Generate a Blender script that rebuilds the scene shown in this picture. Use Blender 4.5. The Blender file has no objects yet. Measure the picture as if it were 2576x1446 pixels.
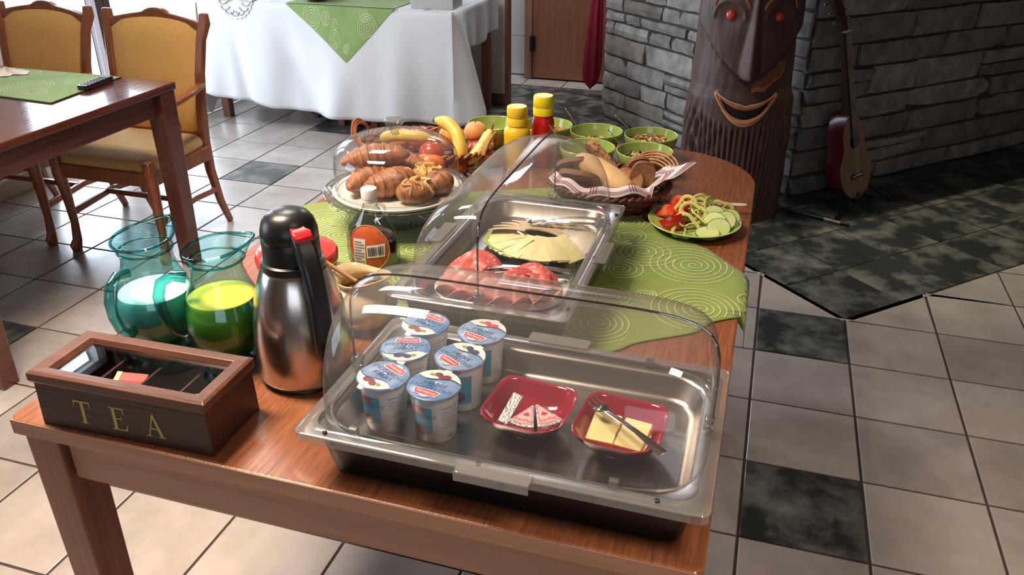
import bpy, bmesh, math, random
from math import sin, cos, pi, radians, sqrt, atan2, hypot
from mathutils import Vector, Matrix, noise as mnoise

SC = bpy.context.scene
COL = SC.collection
random.seed(7)

# ---------------------------------------------------------------- camera
cd = bpy.data.cameras.new('camera')
cam = bpy.data.objects.new('camera', cd)
COL.objects.link(cam)
cd.sensor_fit = 'HORIZONTAL'
cd.sensor_width = 36.0
cd.lens = 28.944
cd.clip_start = 0.05
cam.matrix_world = Matrix(((0.9553933, -0.1378844, 0.2611735, -0.09005),
                           (0.2953242, 0.4379351, -0.8491151, -2.97752),
                           (0.0027027, 0.8883697, 0.4591209, 1.54455),
                           (0, 0, 0, 1)))
SC.camera = cam

# ---------------------------------------------------------------- colour management, world, lights
SC.view_settings.view_transform = 'Standard'
SC.view_settings.look = 'None'
SC.view_settings.gamma = 1
SC.view_settings.exposure = 0.1
SC.view_settings.use_curve_mapping = False
SC.cycles.use_denoising = True
SC.cycles.max_bounces = 10
SC.cycles.diffuse_bounces = 4
SC.cycles.glossy_bounces = 4
SC.cycles.transmission_bounces = 6
SC.cycles.transparent_max_bounces = 32
SC.cycles.caustics_reflective = False
SC.cycles.caustics_refractive = False
SC.cycles.sample_clamp_indirect = 6

w = bpy.data.worlds.new('sky')
SC.world = w
w.use_nodes = True
bg = w.node_tree.nodes['Background']
bg.inputs[0].default_value = (0.80, 0.88, 1.0, 1)
bg.inputs[1].default_value = 1.8

def area(name, loc, target, sx, sy, power, color, spread=180):
    l = bpy.data.lights.new(name, 'AREA')
    l.shape = 'RECTANGLE'; l.size = sx; l.size_y = sy
    l.energy = power; l.color = color; l.spread = radians(spread)
    o = bpy.data.objects.new(name, l); COL.objects.link(o)
    o.location = loc
    d = Vector(target) - Vector(loc)
    o.rotation_euler = d.to_track_quat('-Z', 'Y').to_euler()
    return o

def spot(name, loc, target, power, color, size, blend, rad=0.03):
    l = bpy.data.lights.new(name, 'SPOT')
    l.energy = power; l.color = color; l.spot_size = radians(size); l.spot_blend = blend
    l.shadow_soft_size = rad
    o = bpy.data.objects.new(name, l); COL.objects.link(o)
    o.location = loc
    d = Vector(target) - Vector(loc)
    o.rotation_euler = d.to_track_quat('-Z', 'Y').to_euler()
    return o

DAY = (0.82, 0.90, 1.0)
WARM = (1.0, 0.80, 0.62)
# daylight entering through the glazing of the left wall
area('daylight_window_far', (-3.95, 0.62, 1.15), (0, 0.62, 1.15), 0.75, 2.2, 60, DAY)
area('daylight_window_next', (-3.95, 1.72, 1.15), (0, 1.72, 1.15), 1.35, 2.2, 40, DAY)
area('daylight_clerestory', (-3.95, 0.12, 2.78), (0, 0.12, 2.0), 0.62, 0.36, 7, DAY)
area('daylight_window_near', (-3.95, -2.6, 1.55), (0, -2.6, 1.2), 1.6, 1.3, 26, DAY)
# daylight of the windows behind the photographer
area('daylight_window_behind', (0.9, -5.45, 1.7), (-0.4, 0, 0.7), 2.2, 1.2, 3, (0.92, 0.95, 1.0))
# ceiling lamps of the room, plus added fill lights for back and hall
area('ceiling_lamp_buffet', (-1.50, -1.95, 2.6), (-1.40, -1.95, 0), 0.42, 0.8, 50, WARM, 110)
area('back_fill', (-1.9, -0.2, 2.9), (-1.9, -0.2, 0), 0.5, 0.5, 30, (1.0, 0.95, 0.90), 150)  # added fill brightening the chair fronts, white cloth and left stone face
area('ceiling_lamp_front', (0.6, -2.6, 2.58), (0.6, -2.6, 0), 0.5, 0.3, 14, WARM, 95)
area('hall_fill', (-1.75, 3.05, 2.9), (-1.75, 3.05, 0), 0.4, 0.4, 42, (0.88, 0.93, 1.0), 160)  # added fill for the dark doorway, its slate tiles and far stones
spot('downlight_bar', (0.62, 1.12, 2.55), (0.85, 1.12, 0), 130, (1.0, 0.90, 0.66), 56, 0.9, 0.02)

# ---------------------------------------------------------------- materials
MATS = {}
def _n(nt, t, x=0, y=0):
    n = nt.nodes.new(t); n.location = (x, y); return n

def mat(name, col, rough=0.5, metal=0.0, vary=0.0, vscale=8.0, col2=None, bump=0.0, bscale=60.0,
        stretch=(1, 1, 1), coat=0.0, spec=0.5, sheen=0.0, emit=None, alpha=1.0, sss=0.0, rand=0.0, detail=4.0, coord='Object', lo=0.35, hi=0.65):
    if name in MATS: return MATS[name]
    m = bpy.data.materials.new(name); m.use_nodes = True
    nt = m.node_tree; b = nt.nodes['Principled BSDF']
    b.inputs['Base Color'].default_value = (*col, 1)
    b.inputs['Roughness'].default_value = rough
    b.inputs['Metallic'].default_value = metal
    b.inputs['Specular IOR Level'].default_value = spec
    b.inputs['Coat Weight'].default_value = coat
    b.inputs['Coat Roughness'].default_value = 0.08
    b.inputs['Sheen Weight'].default_value = sheen
    if sss:
        b.inputs['Subsurface Weight'].default_value = sss
        b.inputs['Subsurface Radius'].default_value = (0.02, 0.012, 0.008)
        b.inputs['Subsurface Scale'].default_value = 0.4
    if emit:
        b.inputs['Emission Color'].default_value = (*emit[:3], 1)
        b.inputs['Emission Strength'].default_value = emit[3]
    if col2 is not None or bump or vary:
        tc = _n(nt, 'ShaderNodeTexCoord', -1200, 0)
        mp = _n(nt, 'ShaderNodeMapping', -1000, 0)
        mp.inputs['Scale'].default_value = stretch
        oi = _n(nt, 'ShaderNodeObjectInfo', -1200, -300)
        vm = _n(nt, 'ShaderNodeVectorMath', -1050, -300); vm.operation = 'SCALE'
        cx = _n(nt, 'ShaderNodeCombineXYZ', -1130, -420)
        cx.inputs[0].default_value = 13.1; cx.inputs[1].default_value = 7.7; cx.inputs[2].default_value = 3.3
        nt.links.new(cx.outputs[0], vm.inputs[0])
        nt.links.new(oi.outputs['Random'], vm.inputs['Scale'])
        ad = _n(nt, 'ShaderNodeVectorMath', -900, -100); ad.operation = 'ADD'
        nt.links.new(tc.outputs[coord], mp.inputs[0])
        nt.links.new(mp.outputs[0], ad.inputs[0]); nt.links.new(vm.outputs[0], ad.inputs[1])
        if col2 is None: col2 = tuple(max(0, c * (1 - vary)) for c in col)
        nz = _n(nt, 'ShaderNodeTexNoise', -700, 0)
        nz.inputs['Scale'].default_value = vscale; nz.inputs['Detail'].default_value = detail
        nz.inputs['Roughness'].default_value = 0.62
        nt.links.new(ad.outputs[0], nz.inputs['Vector'])
        cr = _n(nt, 'ShaderNodeValToRGB', -450, 0)
        cr.color_ramp.elements[0].position = lo; cr.color_ramp.elements[0].color = (*col, 1)
        cr.color_ramp.elements[1].position = hi; cr.color_ramp.elements[1].color = (*col2, 1)
        nt.links.new(nz.outputs[0], cr.inputs[0])
        out = cr.outputs[0]
        if rand:
            hs = _n(nt, 'ShaderNodeHueSaturation', -200, 0)
            mr = _n(nt, 'ShaderNodeMapRange', -400, -250)
            mr.inputs['To Min'].default_value = 1 - rand; mr.inputs['To Max'].default_value = 1 + rand
            nt.links.new(oi.outputs['Random'], mr.inputs[0])
            nt.links.new(mr.outputs[0], hs.inputs['Value']); nt.links.new(out, hs.inputs['Color'])
            out = hs.outputs[0]
        nt.links.new(out, b.inputs['Base Color'])
        if bump:
            n2 = _n(nt, 'ShaderNodeTexNoise', -700, -350)
            n2.inputs['Scale'].default_value = bscale; n2.inputs['Detail'].default_value = 3
            nt.links.new(ad.outputs[0], n2.inputs['Vector'])
            bp = _n(nt, 'ShaderNodeBump', -200, -350)
            bp.inputs['Strength'].default_value = bump; bp.inputs['Distance'].default_value = 0.004
            nt.links.new(n2.outputs[0], bp.inputs['Height'])
            nt.links.new(bp.outputs[0], b.inputs['Normal'])
    MATS[name] = m
    return m

def clear(name, tint=(0.97, 0.98, 0.98), edge=(0.80, 0.82, 0.82), base=0.04, rough=0.02, power=4.0, haze=0.0):
    """thin clear sheet: tinted transmission that deepens at grazing angles, plus a Schlick reflection"""
    if name in MATS: return MATS[name]
    m = bpy.data.materials.new(name); m.use_nodes = True
    nt = m.node_tree; nt.nodes.remove(nt.nodes['Principled BSDF'])
    out = nt.nodes['Material Output']
    lw = _n(nt, 'ShaderNodeLayerWeight', -800, 0); lw.inputs['Blend'].default_value = 0.5
    p5 = _n(nt, 'ShaderNodeMath', -600, 100); p5.operation = 'POWER'; p5.inputs[1].default_value = 5
    nt.links.new(lw.outputs['Facing'], p5.inputs[0])
    ma = _n(nt, 'ShaderNodeMath', -400, 100); ma.operation = 'MULTIPLY_ADD'
    ma.inputs[1].default_value = 0.6; ma.inputs[2].default_value = base
    nt.links.new(p5.outputs[0], ma.inputs[0])
    p3 = _n(nt, 'ShaderNodeMath', -600, -100); p3.operation = 'POWER'; p3.inputs[1].default_value = power
    nt.links.new(lw.outputs['Facing'], p3.inputs[0])
    mx = _n(nt, 'ShaderNodeMixRGB', -400, -100)
    mx.inputs[1].default_value = (*tint, 1); mx.inputs[2].default_value = (*edge, 1)
    nt.links.new(p3.outputs[0], mx.inputs[0])
    tr = _n(nt, 'ShaderNodeBsdfTransparent', -200, -100); nt.links.new(mx.outputs[0], tr.inputs[0])
    gl = _n(nt, 'ShaderNodeBsdfGlossy', -200, -250); gl.inputs['Roughness'].default_value = rough
    ms = _n(nt, 'ShaderNodeMixShader', 0, 0)
    nt.links.new(ma.outputs[0], ms.inputs[0]); nt.links.new(tr.outputs[0], ms.inputs[1]); nt.links.new(gl.outputs[0], ms.inputs[2])
    last = ms
    if haze:
        df = _n(nt, 'ShaderNodeBsdfDiffuse', 0, -200); df.inputs[0].default_value = (0.8, 0.8, 0.8, 1)
        m2 = _n(nt, 'ShaderNodeMixShader', 150, 0); m2.inputs[0].default_value = haze
        nt.links.new(ms.outputs[0], m2.inputs[1]); nt.links.new(df.outputs[0], m2.inputs[2]); last = m2
    nt.links.new(last.outputs[0], out.inputs['Surface'])
    MATS[name] = m
    return m

def wood(name, c1, c2, rough=0.35, axis=0, scale=1.0, coat=0.0, bump=0.15):
    """streaky wood grain running along one axis"""
    st = [22 * scale] * 3; st[axis] = 1.2 * scale
    return mat(name, c1, rough=rough, col2=c2, vscale=2.2, stretch=tuple(st), bump=bump, bscale=5, coat=coat, detail=6, lo=0.3, hi=0.7)

WOOD_TOP = wood('orange_brown_veneer', (0.29, 0.105, 0.045), (0.13, 0.040, 0.017), 0.30, axis=1, coat=0.15, scale=4.0)
WOOD_FRONT = wood('beech_edge_wood', (0.46, 0.24, 0.15), (0.34, 0.165, 0.10), 0.45, axis=0)
WOOD_LEG = wood('brown_leg_wood', (0.30, 0.12, 0.07), (0.18, 0.065, 0.04), 0.42, axis=2)
WOOD_RED = wood('reddish_varnished_wood', (0.125, 0.033, 0.019), (0.065, 0.016, 0.010), 0.16, axis=1, coat=0.5)
WOOD_CHAIR = wood('chair_varnished_wood', (0.33, 0.105, 0.042), (0.19, 0.055, 0.023), 0.28, axis=2, coat=0.25)
WOOD_TEA = wood('dark_tea_box_wood', (0.060, 0.022, 0.018), (0.035, 0.012, 0.011), 0.42, axis=0, scale=1.5)
WOOD_LID = wood('brown_lid_wood', (0.13, 0.05, 0.028), (0.075, 0.028, 0.018), 0.36, axis=0, scale=1.5)
WOOD_DOOR = wood('brown_door_wood', (0.30, 0.13, 0.07), (0.23, 0.095, 0.05), 0.45, axis=2)
WOOD_TOTEM = wood('carved_dark_wood', (0.080, 0.038, 0.029), (0.045, 0.021, 0.016), 0.55, axis=2, bump=0.4)

TILE_L = mat('pale_stone_tile', (0.42, 0.37, 0.335), 0.26, col2=(0.25, 0.215, 0.195), vscale=5, bump=0.12, bscale=22, rand=0.10, detail=7, lo=0.32, hi=0.80)
TILE_D = mat('dark_slate_tile', (0.026, 0.031, 0.030), 0.30, col2=(0.20, 0.195, 0.17), vscale=6.5, bump=0.25, bscale=30, rand=0.15, detail=9, lo=0.44, hi=0.68)
GROUT = mat('brown_grout', (0.060, 0.042, 0.034), 0.9, vary=0.3, vscale=20)
STONE_M = mat('grey_ledge_stone', (0.35, 0.34, 0.33), 0.85, col2=(0.17, 0.163, 0.158), vscale=11, bump=1.0, bscale=55, rand=0.25, detail=9)
STONE_B = mat('brownish_ledge_stone', (0.30, 0.26, 0.23), 0.85, col2=(0.16, 0.135, 0.12), vscale=9, bump=0.9, bscale=35, rand=0.2, detail=8)
MORTAR = mat('dark_mortar', (0.075, 0.070, 0.065), 0.95, vary=0.4, vscale=30)
PLASTER = mat('beige_plaster', (0.62, 0.55, 0.47), 0.9, vary=0.06, vscale=3)
PLASTER_W = mat('white_plaster', (0.72, 0.71, 0.69), 0.9, vary=0.05, vscale=3)
CEIL = wood('ceiling_boards', (0.30, 0.20, 0.13), (0.24, 0.15, 0.10), 0.6, axis=1)
TAN_WALL = mat('tan_wall_paint', (0.34, 0.28, 0.22), 0.9, vary=0.05, vscale=3)
WHITE_PAINT = mat('white_paint', (0.72, 0.74, 0.76), 0.4, vary=0.04)
SKIRT = mat('beige_skirting_tile', (0.42, 0.33, 0.26), 0.4, vary=0.2, vscale=6)
CLOTH_W = mat('white_linen', (0.66, 0.68, 0.71), 0.85, vary=0.05, vscale=5, bump=0.15, bscale=500, sheen=0.1)
CLOTH_G = mat('green_linen', (0.20, 0.27, 0.055), 0.85, col2=(0.165, 0.23, 0.042), vscale=6, bump=0.3, bscale=600, sheen=0.15)
CLOTH_G2 = mat('sage_green_linen', (0.23, 0.34, 0.11), 0.85, col2=(0.19, 0.30, 0.09), vscale=6, bump=0.3, bscale=600, sheen=0.15)
THREAD = mat('cream_embroidery_thread', (0.62, 0.70, 0.38), 0.7, vary=0.15, vscale=60)
YELLOW_FAB = mat('ochre_chair_fabric', (0.80, 0.44, 0.12), 0.75, col2=(0.70, 0.36, 0.09), vscale=120, bump=0.25, bscale=400, sheen=0.2)
SEAT_FAB = mat('olive_tan_seat_fabric', (0.58, 0.38, 0.16), 0.8, col2=(0.48, 0.30, 0.12), vscale=120, bump=0.25, bscale=400, sheen=0.2)
STEEL = mat('brushed_steel', (0.62, 0.60, 0.57), 0.22, 1.0, vary=0.1, vscale=30, stretch=(1, 1, 0.05), bump=0.02, bscale=200)
STEEL_TRAY = mat('brushed_steel_tray', (0.50, 0.475, 0.45), 0.30, 1.0, vary=0.12, vscale=12, stretch=(0.3, 8, 1), bump=0.03, bscale=60)
CHROME = mat('polished_cutlery_steel', (0.70, 0.68, 0.65), 0.14, 1.0, vary=0.05)
BLACK_PL = mat('black_plastic', (0.006, 0.006, 0.007), 0.38, vary=0.2)
BLACK_SOFT = mat('matt_black_plastic', (0.012, 0.012, 0.014), 0.32, vary=0.2)
RED_PL = mat('red_plastic', (0.62, 0.012, 0.016), 0.25, coat=0.3, vary=0.1)
RED_CER = mat('crimson_glazed_ceramic', (0.29, 0.018, 0.040), 0.12, vary=0.15, vscale=20, coat=0.6)
GREEN_CER = mat('lime_glazed_ceramic', (0.31, 0.43, 0.10), 0.12, vary=0.08, vscale=20, coat=0.5)
GREEN_PLATE = mat('pale_lime_ceramic', (0.36, 0.50, 0.13), 0.2, vary=0.08, coat=0.4)
CREAM_CER = mat('cream_glazed_ceramic', (0.68, 0.55, 0.33), 0.15, vary=0.06, coat=0.5)
WHITE_CER = mat('white_porcelain', (0.78, 0.78, 0.75), 0.15, vary=0.03, coat=0.4)
WHITE_PL = mat('white_plastic', (0.78, 0.78, 0.78), 0.35, vary=0.03)
YELLOW_PL = mat('mustard_yellow_plastic', (0.85, 0.55, 0.03), 0.3, vary=0.05, sss=0.1)
YELLOW_CAP = mat('lemon_yellow_cap', (0.85, 0.68, 0.02), 0.35, vary=0.05)
KETCHUP = mat('ketchup_red_plastic', (0.50, 0.008, 0.010), 0.28, vary=0.05)
PLEX = clear('clear_acrylic', (0.93, 0.925, 0.925), (0.60, 0.59, 0.60), 0.055, 0.03, 3.5, haze=0.045)
PLEX_EDGE = clear('clear_acrylic_edge', (0.78, 0.78, 0.77), (0.45, 0.45, 0.45), 0.16, 0.05, 2.0, haze=0.12)
GLASS = clear('clear_glass', (0.955, 0.965, 0.96), (0.45, 0.47, 0.47), 0.075, 0.0, 4.0, haze=0.02)
GLASS_THICK = clear('thick_clear_glass', (0.86, 0.89, 0.87), (0.25, 0.28, 0.27), 0.12, 0.02, 2.5, haze=0.05)
GLASS_TEAL = clear('teal_glass', (0.60, 0.90, 0.90), (0.12, 0.50, 0.53), 0.06, 0.01, 2.2)
GLASS_TEAL_T = clear('thick_teal_glass', (0.30, 0.72, 0.72), (0.04, 0.26, 0.28), 0.12, 0.02, 1.8)
BOTTLE_GL = clear('bottle_glass', (0.90, 0.91, 0.89), (0.22, 0.23, 0.21), 0.10, 0.01, 2.6)
PANE = clear('window_glass', (0.95, 0.97, 0.98), (0.8, 0.85, 0.87), 0.05, 0.0)

# ---------------------------------------------------------------- geometry helpers
class G:
    """collects faces and links them as one mesh object"""
    def __init__(s): s.v = []; s.f = []
    def add(s, vs, fs):
        k = len(s.v); s.v += [tuple(p) for p in vs]; s.f += [tuple(i + k for i in f) for f in fs]; return s
    def box(s, x0, x1, y0, y1, z0, z1, M=None):
        vs = [Vector((x, y, z)) for z in (z0, z1) for y in (y0, y1) for x in (x0, x1)]
        if M is not None: vs = [M @ p for p in vs]
        return s.add(vs, [(0, 2, 3, 1), (4, 5, 7, 6), (0, 1, 5, 4), (2, 6, 7, 3), (0, 4, 6, 2), (1, 3, 7, 5)])
    def lathe(s, prof, seg=48, cx=0, cy=0, sx=1, sy=1, M=None, close=False):
        vs = []; n = len(prof)
        for r, z in prof:
            for k in range(seg):
                a = 2 * pi * k / seg
                p = Vector((cx + r * sx * cos(a), cy + r * sy * sin(a), z))
                vs.append(M @ p if M is not None else p)
        fs = []
        for i in range(n - 1 + (1 if close else 0)):
            j = (i + 1) % n
            for k in range(seg):
                l = (k + 1) % seg
                fs.append((i * seg + k, i * seg + l, j * seg + l, j * seg + k))
        if not close:
            if prof[0][0] > 1e-5: fs.append(tuple(reversed(range(seg)))) if s.capb else None
            if prof[-1][0] > 1e-5: fs.append(tuple((n - 1) * seg + k for k in range(seg))) if s.capt else None
        return s.add(vs, fs)
    capb = True; capt = True
    def rings(s, rings, cap0=True, cap1=True, closed=True):
        """loft between equal-length rings of points"""
        m = len(rings[0]); vs = [p for r in rings for p in r]; fs = []
        for i in range(len(rings) - 1):
            for k in range(m if closed else m - 1):
                l = (k + 1) % m
                fs.append((i * m + k, i * m + l, (i + 1) * m + l, (i + 1) * m + k))
        if cap0: fs.append(tuple(reversed(range(m))))
        if cap1: fs.append(tuple((len(rings) - 1) * m + k for k in range(m)))
        return s.add(vs, fs)
    def tube(s, path, r, seg=10, flat=1.0, up=(0, 0, 1), cap=True):
        path = [Vector(p) for p in path]; n = len(path)
        rr = r if isinstance(r, (list, tuple)) else [r] * n
        rings = []; prev = None
        for i, p in enumerate(path):
            t = (path[min(i + 1, n - 1)] - path[max(i - 1, 0)]).normalized()
            if prev is None:
                u = Vector(up)
                if abs(t.dot(u)) > 0.95: u = Vector((1, 0, 0))
                a = (u - t * u.dot(t)).normalized()
            else:
                a = (prev - t * prev.dot(t)).normalized()
            prev = a; b = t.cross(a)
            rings.append([p + a * (rr[i] * cos(2 * pi * k / seg)) + b * (rr[i] * flat * sin(2 * pi * k / seg)) for k in range(seg)])
        return s.rings(rings, cap, cap)
    def beam(s, path, w, d, side=(1, 0, 0)):
        """rectangular section swept along a path; w along side, d across; w/d may be lists"""
        path = [Vector(p) for p in path]; n = len(path)
        W = w if isinstance(w, (list, tuple)) else [w] * n
        D = d if isinstance(d, (list, tuple)) else [d] * n
        rings = []
        for i, p in enumerate(path):
            t = (path[min(i + 1, n - 1)] - path[max(i - 1, 0)]).normalized()
            a = Vector(side); a = (a - t * a.dot(t)).normalized(); b = t.cross(a)
            rings.append([p + a * W[i] / 2 * x + b * D[i] / 2 * y for x, y in ((1, 1), (-1, 1), (-1, -1), (1, -1))])
        return s.rings(rings)
    def grid(s, fn, nu, nv, thick=None):
        vs = [Vector(fn(i / nu, j / nv)) for j in range(nv + 1) for i in range(nu + 1)]
        fs = [(j * (nu + 1) + i, j * (nu + 1) + i + 1, (j + 1) * (nu + 1) + i + 1, (j + 1) * (nu + 1) + i) for j in range(nv) for i in range(nu)]
        return s.add(vs, fs)
    def prism(s, outline, z0, z1, M=None):
        n = len(outline)
        vs = [Vector((x, y, z)) for z in (z0, z1) for x, y in outline]
        if M is not None: vs = [M @ p for p in vs]
        return s.add(vs, [tuple(reversed(range(n))), tuple(range(n, 2 * n))] + [(k, (k + 1) % n, n + (k + 1) % n, n + k) for k in range(n)])
    def ball(s, c, r, seg=20, ring=12, sc=(1, 1, 1), M=None):
        vs = []; fs = []
        for i in range(ring + 1):
            t = pi * i / ring
            for k in range(seg):
                a = 2 * pi * k / seg
                p = Vector((r * sc[0] * sin(t) * cos(a), r * sc[1] * sin(t) * sin(a), -r * sc[2] * cos(t)))
                if M is not None: p = M @ p
                vs.append(p + Vector(c))
        for i in range(ring):
            for k in range(seg):
                l = (k + 1) % seg
                fs.append((i * seg + k, i * seg + l, (i + 1) * seg + l, (i + 1) * seg + k))
        return s.add(vs, fs)
    def obj(s, name, m, parent=None, smooth=True, bevel=0, sub=0, seg=2, solid=0, loc=None, rot=None, off=-1.0, angle=None):
        me = bpy.data.meshes.new(name)
        me.from_pydata(s.v, [], s.f); me.validate(); me.update()
        bm = bmesh.new(); bm.from_mesh(me)
        bmesh.ops.remove_doubles(bm, verts=bm.verts, dist=1e-6)
        bmesh.ops.recalc_face_normals(bm, faces=bm.faces)
        bm.to_mesh(me); bm.free()
        return mesh_obj(name, me, m, parent, smooth, bevel, sub, seg, solid, loc, rot, off, angle)

def mesh_obj(name, me, m, parent=None, smooth=True, bevel=0, sub=0, seg=2, solid=0, loc=None, rot=None, off=-1.0, angle=None):
    if m is not None:
        me.materials.clear(); me.materials.append(m)
    if smooth:
        me.polygons.foreach_set('use_smooth', [True] * len(me.polygons))
        if not sub:
            try: me.set_sharp_from_angle(angle=radians(angle or 38))
            except Exception: pass
    o = bpy.data.objects.new(name, me); COL.objects.link(o)
    if parent is not None: o.parent = parent
    if loc is not None: o.location = loc
    if rot is not None: o.rotation_euler = rot
    if solid:
        md = o.modifiers.new('solid', 'SOLIDIFY'); md.thickness = solid; md.offset = off
    if bevel:
        md = o.modifiers.new('bevel', 'BEVEL'); md.width = bevel; md.segments = seg; md.limit_method = 'ANGLE'; md.angle_limit = radians(38)
        if smooth: md.harden_normals = False
    if sub:
        md = o.modifiers.new('sub', 'SUBSURF'); md.levels = sub; md.render_levels = sub
    return o

def tag(o, label, cat, group=None, kind=None):
    o['label'] = label; o['category'] = cat
    if group: o['group'] = group
    if kind: o['kind'] = kind
    return o

def thing(name, label, cat, loc=(0, 0, 0), rz=0, group=None, rot=None):
    o = bpy.data.objects.new(name, None); COL.objects.link(o)
    o.empty_display_size = 0.05
    o.location = loc
    o.rotation_euler = rot if rot else (0, 0, rz)
    return tag(o, label, cat, group)

def struct(o):
    o['kind'] = 'structure'; return o

def dup(root, loc, rz=None, label=None, group=None, rot=None):
    r = root.copy(); COL.objects.link(r); r.location = loc
    if rz is not None: r.rotation_euler = (0, 0, rz)
    if rot is not None: r.rotation_euler = rot
    if label: r['label'] = label
    if group: r['group'] = group
    for ch in list(root.children):
        c = ch.copy(); COL.objects.link(c); c.parent = r
        for g in list(ch.children):
            d = g.copy(); COL.objects.link(d); d.parent = c
    return r

def rrect(a, b, r, n=6):
    """rounded rectangle outline with half sizes a, b"""
    pts = []
    for cx, cy, a0 in ((a - r, b - r, 0), (-(a - r), b - r, pi / 2), (-(a - r), -(b - r), pi), (a - r, -(b - r), 3 * pi / 2)):
        for k in range(n + 1):
            t = a0 + pi / 2 * k / n
            pts.append((cx + r * cos(t), cy + r * sin(t)))
    return pts

def ring(pts, z): return [Vector((x, y, z)) for x, y in pts]

def text_mesh(body, size, extrude=0.0, align='CENTER', bend=None, M=None, xs=1.0):
    cu = bpy.data.curves.new('t', 'FONT'); cu.body = body; cu.size = size; cu.extrude = extrude
    cu.align_x = align; cu.align_y = 'CENTER'; cu.resolution_u = 3
    o = bpy.data.objects.new('t', cu)
    COL.objects.link(o)
    dg = bpy.context.evaluated_depsgraph_get()
    me = bpy.data.meshes.new_from_object(o.evaluated_get(dg))
    bpy.data.objects.remove(o); bpy.data.curves.remove(cu)
    me.materials.clear()
    for v in me.vertices:
        p = Vector((v.co.x * xs, v.co.y, v.co.z))
        if bend: p = bend(p)
        v.co = M @ p if M is not None else p
    return me

def spiral(g, cx, cy, R, turns, put, w=0.0011, ph=0.0, r0=0.02, skew=0.0, start=0.0, sx=1.0, sy=1.0):
    """flat embroidered spiral ribbon laid on a surface through put(x, y)"""
    n = int(turns * 40); prev = None
    for i in range(n + 1):
        t = start + (1 - start) * i / n; a = ph + 2 * pi * turns * i / n
        r = R * (r0 + (1 - r0) * t)
        x = cx + r * sx * cos(a) + skew * R * t; y = cy + r * sy * sin(a)
        x1 = cx + (r + w) * sx * cos(a) + skew * R * t; y1 = cy + (r + w) * sy * sin(a)
        q = put(x, y), put(x1, y1)
        if q[0] is None or q[1] is None: prev = None; continue
        if prev is not None: g.add([prev[0], prev[1], q[1], q[0]], [(0, 1, 2, 3)])
        prev = q
# ================================================================ THE SETTING
T = 0.32
CAMI = cam.matrix_world.inverted()
def in_view(x, y, z=0.0, mg=0.02):
    p = CAMI @ Vector((x, y, z))
    if p.z > -0.1: return False
    u = p.x / -p.z * 2071.1 / 2576; v = p.y / -p.z * 2071.1 / 2576
    return abs(u) < 0.5 + mg and abs(v) < 0.2807 + mg

floor = struct(G().box(-3.74, 3.2, -5.6, 5.2, -0.06, -0.004).obj('floor', GROUT, smooth=False))

def clip(poly, a, b, c):
    """keep the side a*x + b*y >= c"""
    out = []
    for i in range(len(poly)):
        p, q = poly[i], poly[(i + 1) % len(poly)]
        dp = a * p[0] + b * p[1] - c; dq = a * q[0] + b * q[1] - c
        if dp >= 0: out.append(p)
        if (dp >= 0) != (dq >= 0):
            t = dp / (dp - dq); out.append((p[0] + (q[0] - p[0]) * t, p[1] + (q[1] - p[1]) * t))
    return out

def area2(poly): return abs(sum(poly[i][0] * poly[(i + 1) % len(poly)][1] - poly[(i + 1) % len(poly)][0] * poly[i][1] for i in range(len(poly)))) / 2

def inset(poly, d):
    c = (sum(p[0] for p in poly) / len(poly), sum(p[1] for p in poly) / len(poly))
    out = []; n = len(poly)
    s = sum(poly[i][0] * poly[(i + 1) % n][1] - poly[(i + 1) % n][0] * poly[i][1] for i in range(n))
    if s < 0: poly = poly[::-1]
    for i in range(n):
        a, b, e = Vector(poly[i - 1]), Vector(poly[i]), Vector(poly[(i + 1) % n])
        u = (b - a).normalized(); v = (e - b).normalized()
        n1 = Vector((-u.y, u.x)); n2 = Vector((-v.y, v.x))
        m = (n1 + n2); k = m.length_squared
        if k < 1e-4: m = n1; k = 1
        out.append(tuple(b + m * min(2.0 * d / k, d * 3)))
    return out

def tile_mesh(poly, c):
    """slightly cushioned tile: side, bevel, top"""
    o = [(x - c[0], y - c[1]) for x, y in inset(poly, 0.0040)]
    i = [(x - c[0], y - c[1]) for x, y in inset(poly, 0.0062)]
    g = G(); g.rings([ring(o, -0.006), ring(o, -0.0008), ring(i, 0.0)], cap0=False, cap1=True)
    me = bpy.data.meshes.new('tile'); me.from_pydata(g.v, [], g.f); me.update()
    return me

sq = [(0, 0), (T, 0), (T, T), (0, T)]
TL = tile_mesh(sq, (0, 0)); TL.materials.append(TILE_L)
TD = tile_mesh(sq, (0, 0)); TD.materials.append(TILE_D)
r2 = sqrt(0.5)
TR = tile_mesh([(0, 0), (T * r2, T * r2), (0, 2 * T * r2), (-T * r2, T * r2)], (0, 0)); TR.materials.append(TILE_D)
far_tiles = {0: G(), 1: G()}
ntile = 0
def put_tile(poly, me, dark, org):
    global ntile
    cx = sum(p[0] for p in poly) / len(poly); cy = sum(p[1] for p in poly) / len(poly)
    vis = any(in_view(x, y) for x, y in poly + [(cx, cy)]) and ntile < 298
    if vis and hypot(cx + 0.09, cy + 2.98) < 7.2:
        if me is None:
            me = tile_mesh(poly, org); me.materials.append(TILE_D if dark else TILE_L)
        o = bpy.data.objects.new('tile', me); COL.objects.link(o); o.parent = floor; o.location = (org[0], org[1], 0)
        ntile += 1
    else:
        g = far_tiles[1 if dark else 0]; q = inset(poly, 0.003)
        g.add([(x, y, 0) for x, y in q], [tuple(range(len(q)))])
XMIN, XMAX, YMIN, YMAX = -3.74, 3.2, -5.6, 5.2
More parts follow.
